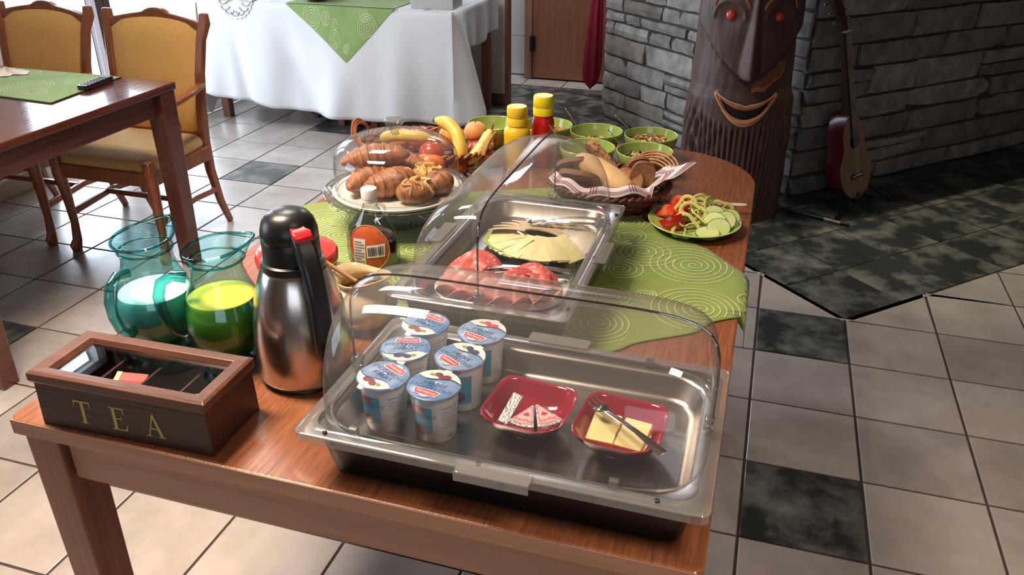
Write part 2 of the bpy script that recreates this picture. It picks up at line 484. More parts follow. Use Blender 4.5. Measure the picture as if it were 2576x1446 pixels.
for i in range(-12, 11):
    for j in range(-18, 17):
        p = [(i * T, j * T), (i * T + T, j * T), (i * T + T, j * T + T), (i * T, j * T + T)]
        p = clip(p, 1, 0, XMIN); p = clip(p, -1, 0, -XMAX) if p else p
        if len(p) < 3: continue
        dark = (i % 9 == 0 and (j + 1) % 3 == 0) or (i == -9 and j == 5)
        full = area2(p) > T * T * 0.999
        if j * T < 3.15:
            # outside the slate field: right of it (y - x < -T) or before it (x + y < T)
            a = clip(p, 1, -1, T)                      # x - y >= T : the pale floor in front of the slate field
            b = clip(clip(p, -1, 1, -T), -1, -1, -T) if p else []   # y - x >= -T and x + y <= T
            if len(a) >= 3 and area2(a) > T * T * 0.999: pieces = [(a, True)]
            elif len(b) >= 3 and area2(b) > T * T * 0.999: pieces = [(b, True)]
            else: pieces = [(q, False) for q in (a, b) if len(q) >= 3 and area2(q) > 2e-4]
            if len(pieces) == 2 and abs(area2(pieces[0][0]) + area2(pieces[1][0]) - T * T) < 1e-5:
                pieces = [(p, True)]
        else:
            pieces = [(p, full)]
        for q, whole in pieces:
            if whole and full: put_tile(p, TD if dark else TL, dark, (i * T, j * T))
            else: put_tile(q, None, dark, (i * T, j * T))
for i in range(0, 12):
    for j in range(0, 12):
        ox = T + (i - j) * T * r2; oy = (i + j) * T * r2
        p = [(ox, oy), (ox + T * r2, oy + T * r2), (ox, oy + 2 * T * r2), (ox - T * r2, oy + T * r2)]
        q = clip(p, 0, -1, -3.2); q = clip(q, -1, 0, -XMAX) if q else q; q = clip(q, 1, 0, XMIN) if q else q
        if len(q) < 3 or area2(q) < 1e-4: continue
        put_tile(q, TR if area2(q) > T * T * 0.999 else None, True, (ox, oy))
for k, g in far_tiles.items():
    if g.f: 
        o = g.obj('tile', TILE_D if k else TILE_L, floor, smooth=False); o['kind'] = 'stuff'

# walls -----------------------------------------------------------
g = G()
g.box(-3.94, -3.74, -5.6, -3.4, 0, 3.0); g.box(-3.94, -3.74, -3.4, -1.8, 0, 0.9); g.box(-3.94, -3.74, -3.4, -1.8, 2.2, 3.0)
g.box(-3.94, -3.74, -1.8, -0.20, 0, 3.0); g.box(-3.94, -3.74, -0.20, 0.27, 0, 2.58); g.box(-3.94, -3.74, -0.20, 0.45, 2.97, 3.0); g.box(-3.94, -3.74, 0.27, 2.45, 0, 0.08); g.box(-3.94, -3.74, 0.27, 0.45, 2.25, 2.58); g.box(-3.94, -3.74, 0.45, 2.45, 2.25, 3.0)
g.box(-3.94, -3.74, 2.45, 5.2, 0, 3.0)
struct(g.obj('wall_left', PLASTER_W, smooth=False))
struct(G().box(-3.74, -1.86, 2.60, 2.66, 0, 3.0).obj('wall_back', PLASTER, smooth=False))
g = G(); g.box(-3.74, 3.2, 5.2, 5.35, 0, 3.0)
struct(g.obj('wall_far', TAN_WALL, smooth=False))
struct(G().box(3.2, 3.35, -5.6, 5.2, 0, 3.0).obj('wall_right', TAN_WALL, smooth=False))
g = G(); g.box(-3.94, -0.3, -5.8, -5.6, 0, 3.0); g.box(2.1, 3.35, -5.8, -5.6, 0, 3.0); g.box(-0.3, 2.1, -5.8, -5.6, 0, 1.05); g.box(-0.3, 2.1, -5.8, -5.6, 2.35, 3.0)
struct(g.obj('wall_front', TAN_WALL, smooth=False))
struct(G().box(-3.94, 3.35, -5.8, 5.35, 3.0, 3.1).obj('ceiling', CEIL, smooth=False))
b = struct(G().box(-3.74, -3.725, -5.6, 0.27, 0, 0.085).obj('baseboard_left', SKIRT, smooth=False, bevel=0.003))
b = struct(G().box(-3.725, -1.865, 2.588, 2.60, 0, 0.075).obj('baseboard_back', mat('brown_skirting', (0.14, 0.075, 0.05), 0.5, vary=0.2), smooth=False, bevel=0.003))
struct(G().box(-1.862, -1.836, 2.592, 2.668, 0, 2.2).obj('trim_1', WOOD_LEG, smooth=False, bevel=0.004))
WFR = wood('window_frame_wood', (0.060, 0.030, 0.032), (0.04, 0.02, 0.022), 0.5, axis=2)
def window(name, y0, y1, z0, z1):
    f = G().box(-3.80, -3.73, y0, y0 + 0.055, z0, z1).box(-3.80, -3.73, y1 - 0.055, y1, z0, z1)
    f.box(-3.80, -3.73, y0 + 0.055, y1 - 0.055, z0, z0 + 0.06).box(-3.80, -3.73, y0 + 0.055, y1 - 0.055, z1 - 0.06, z1)
    o = struct(f.obj(name, WFR, smooth=False, bevel=0.004))
    G().box(-3.772, -3.768, y0 + 0.055, y1 - 0.055, z0 + 0.06, z1 - 0.06).obj('pane', PANE, o, smooth=False)
window('window_1', 0.27, 0.985, 0.08, 2.25)
window('window_2', 0.985, 2.45, 0.08, 2.25)
window('window_3', -3.4, -1.8, 0.9, 2.2)
window('window_4', -0.20, 0.45, 2.58, 2.97)

# hallway: white panelled wall, wooden frame, brown door ------------
hall = struct(G().box(-3.74, 0.6, 3.52, 3.64, 0, 3.0).obj('wall_hall', PLASTER_W, smooth=False))
for r in range(7):
    for c in range(5):
        x0 = -3.44 + c * 0.297; z0 = 0.012 + r * 0.30
        G().box(x0 + 0.002, x0 + 0.295, 3.505, 3.52, z0, z0 + 0.296).obj('tile', WHITE_PAINT, hall, smooth=False, bevel=0.002)
fr = struct(G().box(-1.955, -1.895, 3.40, 3.53, 0, 2.1).box(-0.82, -0.76, 3.40, 3.53, 0, 2.1).box(-1.955, -0.76, 3.40, 3.53, 2.1, 2.16).obj('trim_2', wood('door_frame_wood', (0.36, 0.20, 0.13), (0.28, 0.15, 0.10), 0.45, axis=2), smooth=False, bevel=0.004))
G().box(-1.905, -1.865, 3.375, 3.402, 0.225, 0.335).box(-1.895, -1.875, 3.365, 3.38, 0.215, 0.345).obj('hinge', mat('dark_hinge_metal', (0.03, 0.025, 0.025), 0.4, 0.6), fr, smooth=False, bevel=0.002)
dr = struct(G().box(-1.89, -0.83, 3.405, 3.45, 0.012, 2.09).obj('door_1', WOOD_DOOR, smooth=False, bevel=0.003))
hd = G(); hd.tube([(-0.93, 3.405, 1.02), (-0.93, 3.36, 1.02), (-0.95, 3.35, 1.02), (-1.05, 3.35, 1.02)], 0.009)
hd.obj('door_handle', CHROME, dr)

# stone bar: mortar core, stones laid one by one, overhanging counter
CORE = [(0.09, 1.31), (2.3, 3.52), (2.09, 3.73), (0.09, 1.73), (-0.93, 2.75), (-1.14, 2.54)]
bar = struct(G().prism(CORE, 0, 1.08).obj('wall_stone', MORTAR, smooth=False))
rs = random.Random(11)
def stone(P, U, N, u0, u1, z0, z1, m, dep):
    """an irregular split-faced block; P origin of the face, U along, N outward"""
    nu, nz = 4, 2
    front = {}
    tilt = rs.uniform(-0.006, 0.006)
    g = G(); vs = []; idx = {}
    cut = [rs.uniform(-0.012, 0.012) for _ in range(4)]
    for j in range(nz + 1):
        for i in range(nu + 1):
            a = i / nu; c = j / nz
            u = u0 + (u1 - u0) * a; z = z0 + (z1 - z0) * c
            if i == 0: u += cut[0] * (c - .5) * 2 + rs.uniform(0, 0.006)
            if i == nu: u += cut[1] * (c - .5) * 2 - rs.uniform(0, 0.006)
            if j == 0: z += rs.uniform(0, 0.006)
            if j == nz: z += -rs.uniform(0, 0.008)
            edge = (i in (0, nu)) + (j in (0, nz))
            d = dep + rs.uniform(-0.006, 0.006) + tilt * (a - .5) * 2 - (0.010 if edge else 0) - (0.006 if edge == 2 else 0)
            idx[i, j] = len(vs); vs.append(P + U * u + N * d + Vector((0, 0, z)))
    fs = [(idx[i, j], idx[i + 1, j], idx[i + 1, j + 1], idx[i, j + 1]) for j in range(nz) for i in range(nu)]
    per = [(i, 0) for i in range(nu)] + [(nu, j) for j in range(nz)] + [(i, nz) for i in range(nu, 0, -1)] + [(0, j) for j in range(nz, 0, -1)]
    for i, j in per:
        p = vs[idx[i, j]]; idx['b', i, j] = len(vs)
        vs.append(p - N * ((p - P).dot(N) + 0.03))
    for k in range(len(per)):
        a, b2 = per[k], per[(k + 1) % len(per)]
        fs.append((idx[a], idx['b', *a], idx['b', *b2], idx[b2]))
    g.add(vs, fs)
    return g.obj('stone', m, bar, smooth=True, angle=30)
def lay(P, U, N, L, top, hmin, hmax, lmin, lmax, z=0.0):
    while z < top - 0.02:
        h = min(rs.uniform(hmin, hmax), top - z)
        if top - z - h < 0.04: h = top - z
        u = 0.0
        while u < L - 0.01:
            l = min(rs.uniform(lmin, lmax), L - u)
            if L - u - l < 0.08: l = L - u
            m = STONE_B if rs.random() < 0.12 else STONE_M
            if rs.random() < 0.22 and h > 0.10:
                k = rs.uniform(0.38, 0.62)
                stone(P, U, N, u + 0.004, u + l - 0.004, z + 0.004, z + h * k - 0.003, m, rs.uniform(0.014, 0.032))
                stone(P, U, N, u + 0.004, u + l - 0.004, z + h * k + 0.003, z + h - 0.004, m, rs.uniform(0.02, 0.045))
            else:
                stone(P, U, N, u + 0.004, u + l - 0.004, z + 0.004, z + h - 0.004, m, rs.uniform(0.014, 0.034))
            u += l
        z += h
C0 = Vector((0.09, 1.31, 0))
lay(C0, Vector((-r2, r2, 0)), Vector((-r2, -r2, 0)), 1.74, 1.08, 0.065, 0.14, 0.16, 0.52)
lay(C0, Vector((r2, r2, 0)), Vector((r2, -r2, 0)), 2.6, 1.08, 0.08, 0.165, 0.28, 0.72)
lay(Vector((-1.14, 2.54, 0)), Vector((r2, r2, 0)), Vector((-r2, r2, 0)), 0.30, 1.08, 0.07, 0.14, 0.30, 0.31)
struct(G().prism([(0.36, 0.945), (2.75, 3.335), (2.3, 3.79), (0.09, 1.76), (-0.96, 2.81), (-1.24, 2.54), (0.02, 1.30)], 1.08, 1.125).obj('trim_3', WOOD_LEG, smooth=False, bevel=0.006))

# ================================================================ BACKGROUND THINGS
# red folded umbrella hanging beside the stone bar
t = thing('umbrella', 'crimson folded umbrella hanging against the brown door beside the grey stone wall', 'umbrella', (-1.335, 3.02, 0.07))
g = G(); 
prof = [(0.004, -0.02), (0.012, 0.0), (0.045, 0.02), (0.060, 0.10), (0.062, 0.22), (0.052, 0.42), (0.040, 0.62), (0.026, 0.82), (0.014, 0.92)]
vs = []; 
rg = []
for r, z in prof:
    rg.append([Vector((r * (1 + 0.22 * cos(6 * a + 3 * z)) * cos(a) + 0.035 * z * 1.2, r * 0.8 * (1 + 0.22 * cos(6 * a + 3 * z)) * sin(a), z)) for a in [2 * pi * k / 36 for k in range(36)]])
g.rings(rg).obj('canopy', mat('crimson_umbrella_cloth', (0.30, 0.006, 0.03), 0.7, vary=0.25, vscale=12), t, sub=1)
G().tube([(0.037, 0, 0.90), (0.042, 0, 1.05), (0.03, 0, 1.10), (0.0, 0, 1.10), (-0.012, 0, 1.06)], 0.008).obj('handle', BLACK_PL, t)
G().tube([(0, 0, -0.05), (0, 0, 0.0)], 0.003).obj('tip', CHROME, t)

# ---- white serving table: table, cloth, napkin, doily, box, feet
t = thing('serving_table', 'dark wooden serving table hidden under the long white cloth by the beige wall', 'table', (-2.75, 2.05, 0))
G().box(-0.84, 0.84, -0.34, 0.42, 0.735, 0.765).obj('tabletop', WOOD_LEG, t, smooth=False, bevel=0.004)
for sx in (-0.845, 0.775):
    for sy in (-0.33, 0.37):
        g = G().box(sx, sx + 0.055, sy, sy + 0.055, 0, 0.735); g.obj('leg', WOOD_LEG, t, smooth=False, bevel=0.004)
G().box(-0.79, 0.77, -0.32, -0.295, 0.65, 0.735).box(-0.79, 0.77, 0.38, 0.405, 0.65, 0.735).obj('apron', WOOD_LEG, t, smooth=False)

X0, X1, YF, YB, ZT = -3.61, -1.885, 1.665, 2.485, 0.772
def hem_front(x):
    k = (x - X0) / (X1 - X0)
    pts = [(0, 0.19), (0.05, 0.17), (0.20, 0.155), (0.29, 0.125), (0.45, 0.118), (0.60, 0.11), (0.72, 0.105), (0.85, 0.118), (0.93, 0.10), (1.0, 0.095)]
    for (a, za), (b2, zb) in zip(pts, pts[1:]):
        if a <= k <= b2: return za + (zb - za) * (k - a) / (b2 - a)
    return 0.1
def cloth_front(x, v, off=0.0):
    """v: 0 at the table edge, 1 at the hem"""
    k = (x - X0) / (X1 - X0)
    fold = 0.026 * sin(k * 11 + 0.6) + 0.014 * sin(k * 23 + 2) + 0.005 * sin(k * 49) 
    fold -= 0.034 * math.exp(-((k - 0.13 - 0.05 * v) / 0.030) ** 2) + 0.03 * math.exp(-((k - 0.30 - 0.16 * v) / 0.05) ** 2) - 0.03 * math.exp(-((k - 0.66 + 0.10 * v) / 0.06) ** 2)
    y = YF - 0.012 - 0.03 * v - (fold * (v ** 1.2)) - 0.05 * v * v * math.exp(-((k - 0.5) / 0.35) ** 2) - off
    e = min(v / 0.02, 1.0)
    y = YF + (y - YF) * e
    z = ZT + (hem_front(x) - ZT) * v
    return (x, y, z)
g = G()
NU, NV = 130, 26
g.grid(lambda u, v: cloth_front(X0 + (X1 - X0) * u, v), NU, NV)
# top
g.grid(lambda u, v: (X0 + (X1 - X0) * u, YF + (YB - YF) * v, ZT + 0.002 * sin(u * 30) * sin(v * 3.1)), 40, 8)
# right side drape with the corner fold
def cloth_side(u, v):
    p0 = Vector(cloth_front(X1, v))
    hem = 0.095 + (0.53 - 0.095) * min(1, (u / 0.32) ** 1.5) if u < 0.32 else 0.53 + 0.02 * sin(u * 9)
    z = ZT + (hem - ZT) * v
    y = p0.y + (YB - p0.y) * u
    bulge = 0.16 * v * math.exp(-((u - 0.10) / 0.10) ** 2) if u > 0 else 0
    bulge *= min(1, u / 0.05)
    x = X1 + 0.012 * min(1, v / .05) * min(1, u / .05) + bulge + 0.012 * v * sin(u * 22) * min(1, u / .05)
    return (x, y, z)
g.grid(cloth_side, 50, 26)
def cloth_left(u, v):
    p0 = Vector(cloth_front(X0, v))
    hem = 0.19 - 0.17 * math.exp(-((u - 0.12) / 0.07) ** 2)
    return (X0 - 0.012 * min(1, v / .05) - 0.05 * v * math.exp(-((u - 0.1) / 0.1) ** 2), p0.y + (YB - p0.y) * u, ZT + (hem - ZT) * v)
g.grid(cloth_left, 30, 20)
tc = g.obj('tablecloth', CLOTH_W, solid=0.0015)
tag(tc, 'long white tablecloth draped over the serving table nearly to the floor', 'tablecloth')

# sage napkin hanging from the white table, point down
t = thing('napkin', 'sage green square cloth hanging as a triangle over the white tablecloth', 'napkin', (0, 0, 0))
XL, XR, XM, VT = -2.97, -2.245, -2.566, 0.49
def nap(a, v):
    """a across 0..1, v 0..1 downwards"""
    xl = XL + (XM - XL) * v; xr = XR + (XM - XR) * v
    x = xl + (xr - xl) * a
    return x, v * VT
def nap3(x, v, off=0.004):
    p = cloth_front(x, v, off); k = (x - X0) / (X1 - X0)
    if v < 0.03: p = (p[0], YF - 0.012 - off, p[2])
    return Vector(p)
g = G()
g.grid(lambda a, v: nap3(*nap(a, v)), 30, 24)
g.grid(lambda a, v: (XL + (XR - XL) * a + (0 if True else 0), YF - 0.016 + 0.5 * v, ZT + 0.004), 6, 6)
g.obj('cloth', CLOTH_G2, t)
g = G()
def on_nap(x, z):
    v = (ZT - z) / (ZT - hem_front(x))
    f = v / VT
    if f < 0 or f > 1: return None
    if not (XL + (XM - XL) * f < x < XR + (XM - XR) * f): return None
    return nap3(x, v, 0.006)
for cx, cz, R, tn in ((-2.79, 0.70, 0.075, 6), (-2.70, 0.70, 0.04, 4), (-2.64, 0.665, 0.03, 3), (-2.44, 0.735, 0.04, 5), (-2.42, 0.655, 0.075, 7), (-2.64, 0.585, 0.05, 5), (-2.565, 0.53, 0.026, 4)):
    spiral(g, cx, cz, R, tn * .8, on_nap, w=0.0032, sx=0.85, sy=1.15)
o = g.obj('embroidery', THREAD, t, smooth=False); o['kind'] = 'stuff'

# doily
t = thing('doily', 'round white crocheted doily hanging over the left front edge of the white tablecloth', 'doily', (0, 0, 0))
g = G(); n = 96; ri = []
DC = (-3.33, 0.79); 
def on_cloth(x, z):
    v = (ZT - z) / (ZT - hem_front(x))
    return Vector(cloth_front(x, v, 0.006)) if v > 0 else Vector((x, YF - 0.016 + (z - ZT), ZT + 0.005))
rad = lambda k, r: r * (1 + 0.035 * cos(24 * 2 * pi * k / n))
rings_ = []
for r in (0.0, 0.04, 0.075, 0.085, 0.11, 0.128):
    rings_.append([on_cloth(DC[0] + (rad(k, r) if r > 0.12 else r) * cos(2 * pi * k / n), DC[1] + (rad(k, r) if r > .12 else r) * sin(2 * pi * k / n)) for k in range(n)])
g.rings(rings_, False, False).obj('lace', mat('white_crochet', (0.70, 0.70, 0.70), 0.9, bump=0.8, bscale=250, vary=0.15, vscale=90), t)
g = G()
for q in range(7):
    a0 = pi + pi * q / 7; c = (DC[0] + 0.085 * cos(a0 + .2), DC[1] + 0.085 * sin(a0 + .2))
    path = [on_cloth(c[0] + 0.03 * cos(b_), c[1] + 0.024 * sin(b_)) + Vector((0, -0.002, 0)) for b_ in [pi + pi * m_ / 10 for m_ in range(11)]]
    g.tube(path, 0.0022, 5)
g.obj('stitching', mat('grey_lace_thread', (0.25, 0.25, 0.26), 0.9), t)  # grey thread loops laid over the white lace

# box on the white table
t = thing('box', 'pale grey cardboard box standing on the right end of the white tablecloth', 'box', (-2.03, 1.80, ZT), rz=0.10)
G().box(-0.14, 0.12, -0.09, 0.13, 0.0, 0.16).obj('carton', mat('pale_grey_card', (0.50, 0.50, 0.50), 0.6, vary=0.08), t, smooth=False, bevel=0.003)
G().box(-0.145, 0.125, -0.095, 0.135, 0.15, 0.18).obj('lid', mat('grey_card_lid', (0.42, 0.42, 0.43), 0.6, vary=0.08), t, smooth=False, bevel=0.003)
t = thing('bowl', 'brown wooden bowl whose base just shows on the sage napkin', 'bowl', (-2.83, 1.78, ZT + 0.006))
G().lathe([(0.0, 0.0), (0.05, 0.0), (0.085, 0.02), (0.10, 0.06), (0.095, 0.06), (0.08, 0.024), (0.0, 0.008)], 32).obj('body', WOOD_RED, t)

# bench legs and pedal under the white table
t = thing('stool', 'low wooden stool whose two reddish legs show beneath the white tablecloth', 'stool', (-2.66, 1.88, 0))
G().box(-0.17, 0.20, -0.12, 0.2, 0.36, 0.385).obj('seat', WOOD_LEG, t, smooth=False, bevel=0.004)
for sx in (-0.085, 0.005, 0.15):
    for sy in ((-0.12,) if sx < 0.1 else (-0.12, 0.14)):
        G().box(sx, sx + 0.045, sy, sy + 0.045, 0, 0.36).obj('leg', WOOD_LEG, t, smooth=False, bevel=0.003)
G().box(-0.085, -0.04, 0.14, 0.185, 0, 0.36).obj('leg', WOOD_LEG, t, smooth=False, bevel=0.003)
t = thing('step_stool', 'dark folded step with a shiny metal edge on the floor under the white tablecloth', 'step', (-2.93, 2.0, 0))
G().box(-0.07, 0.14, -0.13, 0.10, 0.02, 0.06).obj('body', BLACK_PL, t, smooth=False, bevel=0.003)
G().tube([(-0.075, -0.138, 0.055), (0.145, -0.138, 0.055)], 0.005).obj('metal_edge', CHROME, t)
for fx in (-0.06, 0.10):
    for fy in (-0.12, 0.06): G().box(fx, fx + .03, fy, fy + .03, 0, 0.02).obj('foot', BLACK_PL, t, smooth=False)

# ---------------------------------------------------------------- dark dining table at the left
t = thing('dining_table', 'glossy reddish dark wooden dining table at the left, bearing a green runner', 'table', (-2.95, -0.80, 0))
G().prism(rrect(0.63, 0.55, 0.012), 0.742, 0.77).obj('tabletop', WOOD_RED, t, smooth=False, bevel=0.004)
for sx in (-1, 1):
    for sy in (-1, 1):
        x = sx * 0.585; y = sy * 0.495
        G().beam([(x, y, 0.742), (x, y, 0)], [0.082, 0.062], [0.082, 0.062]).obj('leg', WOOD_RED, t, smooth=False, bevel=0.004)
G().box(0.575, 0.60, -0.46, 0.46, 0.655, 0.742).box(-0.60, -0.575, -0.46, 0.46, 0.655, 0.742).box(-0.55, 0.55, 0.49, 0.515, 0.655, 0.742).box(-0.55, 0.55, -0.515, -0.49, 0.655, 0.742).obj('apron', WOOD_RED, t, smooth=False, bevel=0.002)
t = thing('table_runner', 'green embroidered runner lying on the dark dining table', 'table runner', (0, 0, 0))
RP = [(-2.565, -0.265), (-2.52, -0.672), (-3.42, -0.60), (-3.42, -0.215)]
RP = [(-2.572, -0.262), (-2.528, -0.672), (-3.40, -0.60), (-3.40, -0.262)]
G().prism(RP, 0.7705, 0.7735).obj('cloth', CLOTH_G2, t, smooth=False)
g = G()
inr = lambda x, y: Vector((x, y, 0.7742)) if (-3.38 < x < -2.58 - (y + 0.26) * -0.1 and -0.61 < y < -0.275) else None
for cx, cy, R, tn in ((-2.66, -0.36, 0.075, 7), (-2.80, -0.50, 0.10, 8), (-2.70, -0.57, 0.05, 5), (-3.0, -0.36, 0.10, 8), (-3.05, -0.53, 0.06, 5), (-2.86, -0.31, 0.05, 4)):
    spiral(g, cx, cy, R, tn, inr, w=0.0022)
o = g.obj('embroidery', THREAD, t, smooth=False); o['kind'] = 'stuff'
g = G(); g.beam([(-2.572, -0.262, .774), (-2.528, -0.672, .774)], .006, .002).beam([(-2.528, -0.672, .774), (-3.40, -0.60, .774)], .006, .002, side=(0, 1, 0))
g.obj('hem', mat('dark_green_hem', (0.07, 0.12, 0.03), 0.8), t, smooth=False)

t = thing('remote_control', 'black remote control lying across the runner edge on the dark table', 'remote control', (-2.567, -0.405, 0.7745), rz=radians(-40) )
t.rotation_euler = (0, 0, radians(8))
g = G(); g.rings([ring(rrect(.020, .085, .008), 0.0), ring(rrect(.023, .088, .01), .006), ring(rrect(.021, .086, .01), .017)])
g.obj('body', BLACK_PL, t)
GB = mat('grey_rubber', (0.10, 0.10, 0.11), 0.5)
for r_ in range(7):
    for c_ in range(3):
        G().prism(rrect(.0042, .0032, .0015, 2), 0.0, 0.0022).obj('button', GB, t, smooth=False, loc=(-.012 + .012 * c_, -.066 + .019 * r_, .0168))
t = thing('napkin', 'crumpled cream paper napkin on the green runner at the left edge', 'paper napkin', (-3.05, -0.36, 0.7745))
def crum(u, v):
    a = 2 * pi * u; r = 0.062 * v * (1 + 0.25 * sin(3 * a) + 0.12 * sin(7 * a + 1))
    return (r * cos(a) * 1.3, r * sin(a), 0.012 * (1 - v) * (1 + 0.6 * sin(5 * a + 4 * v)) + 0.010 * abs(sin(9 * a * 0.5 + v * 6)) * (1 - v * .8) + 0.001)
G().grid(crum, 40, 8).obj('paper', mat('cream_tissue', (0.80, 0.72, 0.62), 0.9, vary=0.06), t, angle=25)
t = thing('bottle_cap', 'small dark object at the left edge of the green runner', 'small object', (-3.13, -0.50, 0.7745))
G().lathe([(0, 0), (.016, 0), (.018, .004), (.018, .02), (.015, .024), (0, .024)], 20).obj('body', BLACK_PL, t)

# ---------------------------------------------------------------- upholstered armchairs
def make_chair(label):
    t = thing('armchair', label, 'chair', (0, 0, 0), 0, 'ochre armchairs behind the dark table')
    # local: faces -y, rear posts at y = +0.22, seat 0.50 wide
    for s in (-1, 1):
        # rear post, one sweep from the splayed foot to the scrolled ear
        path = [(s * 0.215, 0.235, 0.0), (s * 0.212, 0.19, 0.12), (s * 0.208, 0.160, 0.28), (s * 0.210, 0.150, 0.42), (s * 0.218, 0.155, 0.56),
                (s * 0.228, 0.175, 0.72), (s * 0.240, 0.205, 0.86), (s * 0.252, 0.228, 0.925), (s * 0.250, 0.234, 0.965)]
        G().beam(path, [.024, .028, .034, .038, .038, .036, .036, .044, .034], [.026, .03, .036, .04, .036, .032, .032, .036, .030]).obj('rear_post', WOOD_CHAIR, t, bevel=0.006)
        # cabriole front leg
        path = [(s * 0.235, -0.265, 0.0), (s * 0.235, -0.268, 0.022), (s * 0.232, -0.255, 0.05), (s * 0.230, -0.248, 0.13), (s * 0.232, -0.250, 0.25), (s * 0.236, -0.258, 0.36), (s * 0.236, -0.256, 0.44), (s * 0.236, -0.256, 0.452)]
        G().tube(path, [.020, .026, .020, .017, .021, .027, .027, .018], 12).obj('leg', WOOD_CHAIR, t)
        # arm with its support
        arm = [(s * 0.234, 0.168, 0.672), (s * 0.256, 0.06, 0.664), (s * 0.266, -0.05, 0.654), (s * 0.256, -0.10, 0.644)]
        G().beam(arm, [.034, .040, .044, .034], [.024, .022, .022, .022]).obj('arm', WOOD_CHAIR, t, bevel=0.006)
        G().tube([(s * 0.256, -0.08, 0.647), (s * 0.262, -0.07, 0.55), (s * 0.250, -0.10, 0.44), (s * 0.238, -0.12, 0.36)], [.014, .015, .016, .016], 10).obj('arm_support', WOOD_CHAIR, t)
        G().beam([(s * 0.214, 0.175, 0.185), (s * 0.222, 0.0, 0.20), (s * 0.228, -0.24, 0.175)], .018, .026).obj('stretcher', WOOD_CHAIR, t, bevel=0.003)
    G().beam([(-0.222, -0.03, 0.20), (0.222, -0.03, 0.20)], .018, .024, side=(0, 1, 0)).obj('stretcher', WOOD_CHAIR, t, bevel=0.003)
    # seat rails
    g = G(); g.box(-0.215, 0.215, -0.268, -0.245, 0.345, 0.405).box(-0.20, 0.20, 0.14, 0.165, 0.345, 0.405)
    g.box(-0.245, -0.222, -0.24, 0.14, 0.345, 0.405).box(0.222, 0.245, -0.24, 0.14, 0.345, 0.405)
    g.obj('seat_frame', WOOD_CHAIR, t, smooth=False, bevel=0.004)
    # seat cushion
    o = [(x * 1.0, y) for x, y in rrect(0.238, 0.205, 0.05)]
    rg = []
    for z, k in ((0.385, 0.95), (0.405, 1.0), (0.43, 1.0), (0.452, 0.95), (0.463, 0.82), (0.468, 0.5), (0.470, 0.1)):
        rg.append([Vector((x * k * (1 - 0.10 * (y / 0.2) * 0.5), y * k - 0.055, z)) for x, y in o])
    G().rings(rg).obj('seat', SEAT_FAB, t, sub=1)
    # crest rail, arched with a raised middle
    def crest(k):
        x = -0.235 + 0.47 * k; a = abs(k - 0.5) * 2
        z = 0.910 + 0.034 * (1 - a ** 1.5) + (0.008 * math.exp(-(a / 0.20) ** 4))
        return x, 0.222 + 0.020 * (1 - a * a), z
    path = [crest(k / 24) for k in range(25)]
    G().beam(path, [.030] * 25, [(.036 + .016 * math.exp(-(abs(k / 24 - .5) * 2 / .22) ** 4)) for k in range(25)], side=(0, 1, 0)).obj('crest_rail', WOOD_CHAIR, t, bevel=0.006)
    G().beam([(-0.205, 0.155, 0.455), (0.205, 0.155, 0.455)], .026, .035, side=(0, 1, 0)).obj('lower_rail', WOOD_CHAIR, t, bevel=0.004)
    # upholstered back panel (curved slab)
    def face(u, v, d):
        z = 0.462 + v * (0.908 - 0.462)
        hw = 0.190 + 0.040 * v
        x = -hw + 2 * hw * u
        yc = 0.152 + 0.075 * v ** 1.7
        bul = (1 - (2 * u - 1) ** 4) * (1 - (2 * v - 1) ** 6)
        z2 = z + (0.030 * (1 - (2 * u - 1) ** 2)) * v
        return (x, yc + d * (0.010 + 0.016 * bul), z2)
    g = G(); nu, nv = 16, 16
    g.grid(lambda u, v: face(u, v, -1), nu, nv); g.grid(lambda u, v: face(1 - u, v, 1), nu, nv)
    k1 = (nu + 1) * (nv + 1)
    per = [(i, 0) for i in range(nu)] + [(nu, j) for j in range(nv)] + [(i, nv) for i in range(nu, 0, -1)] + [(0, j) for j in range(nv, 0, -1)]
    ix = lambda i, j: j * (nu + 1) + i
    for a, b_ in zip(per, per[1:] + per[:1]):
        g.f.append((ix(*a), ix(*b_), k1 + ix(nu - b_[0], b_[1]), k1 + ix(nu - a[0], a[1])))
    g.obj('backrest', YELLOW_FAB, t)
    return t
ch = make_chair('ochre upholstered armchair nearest the white tablecloth, its seat pushed under the dark table')
ch.location = (-2.69, -0.09, 0)
ch2 = dup(ch, (-3.31, -0.075, 0), label='ochre upholstered armchair against the bright window, left of the other one')

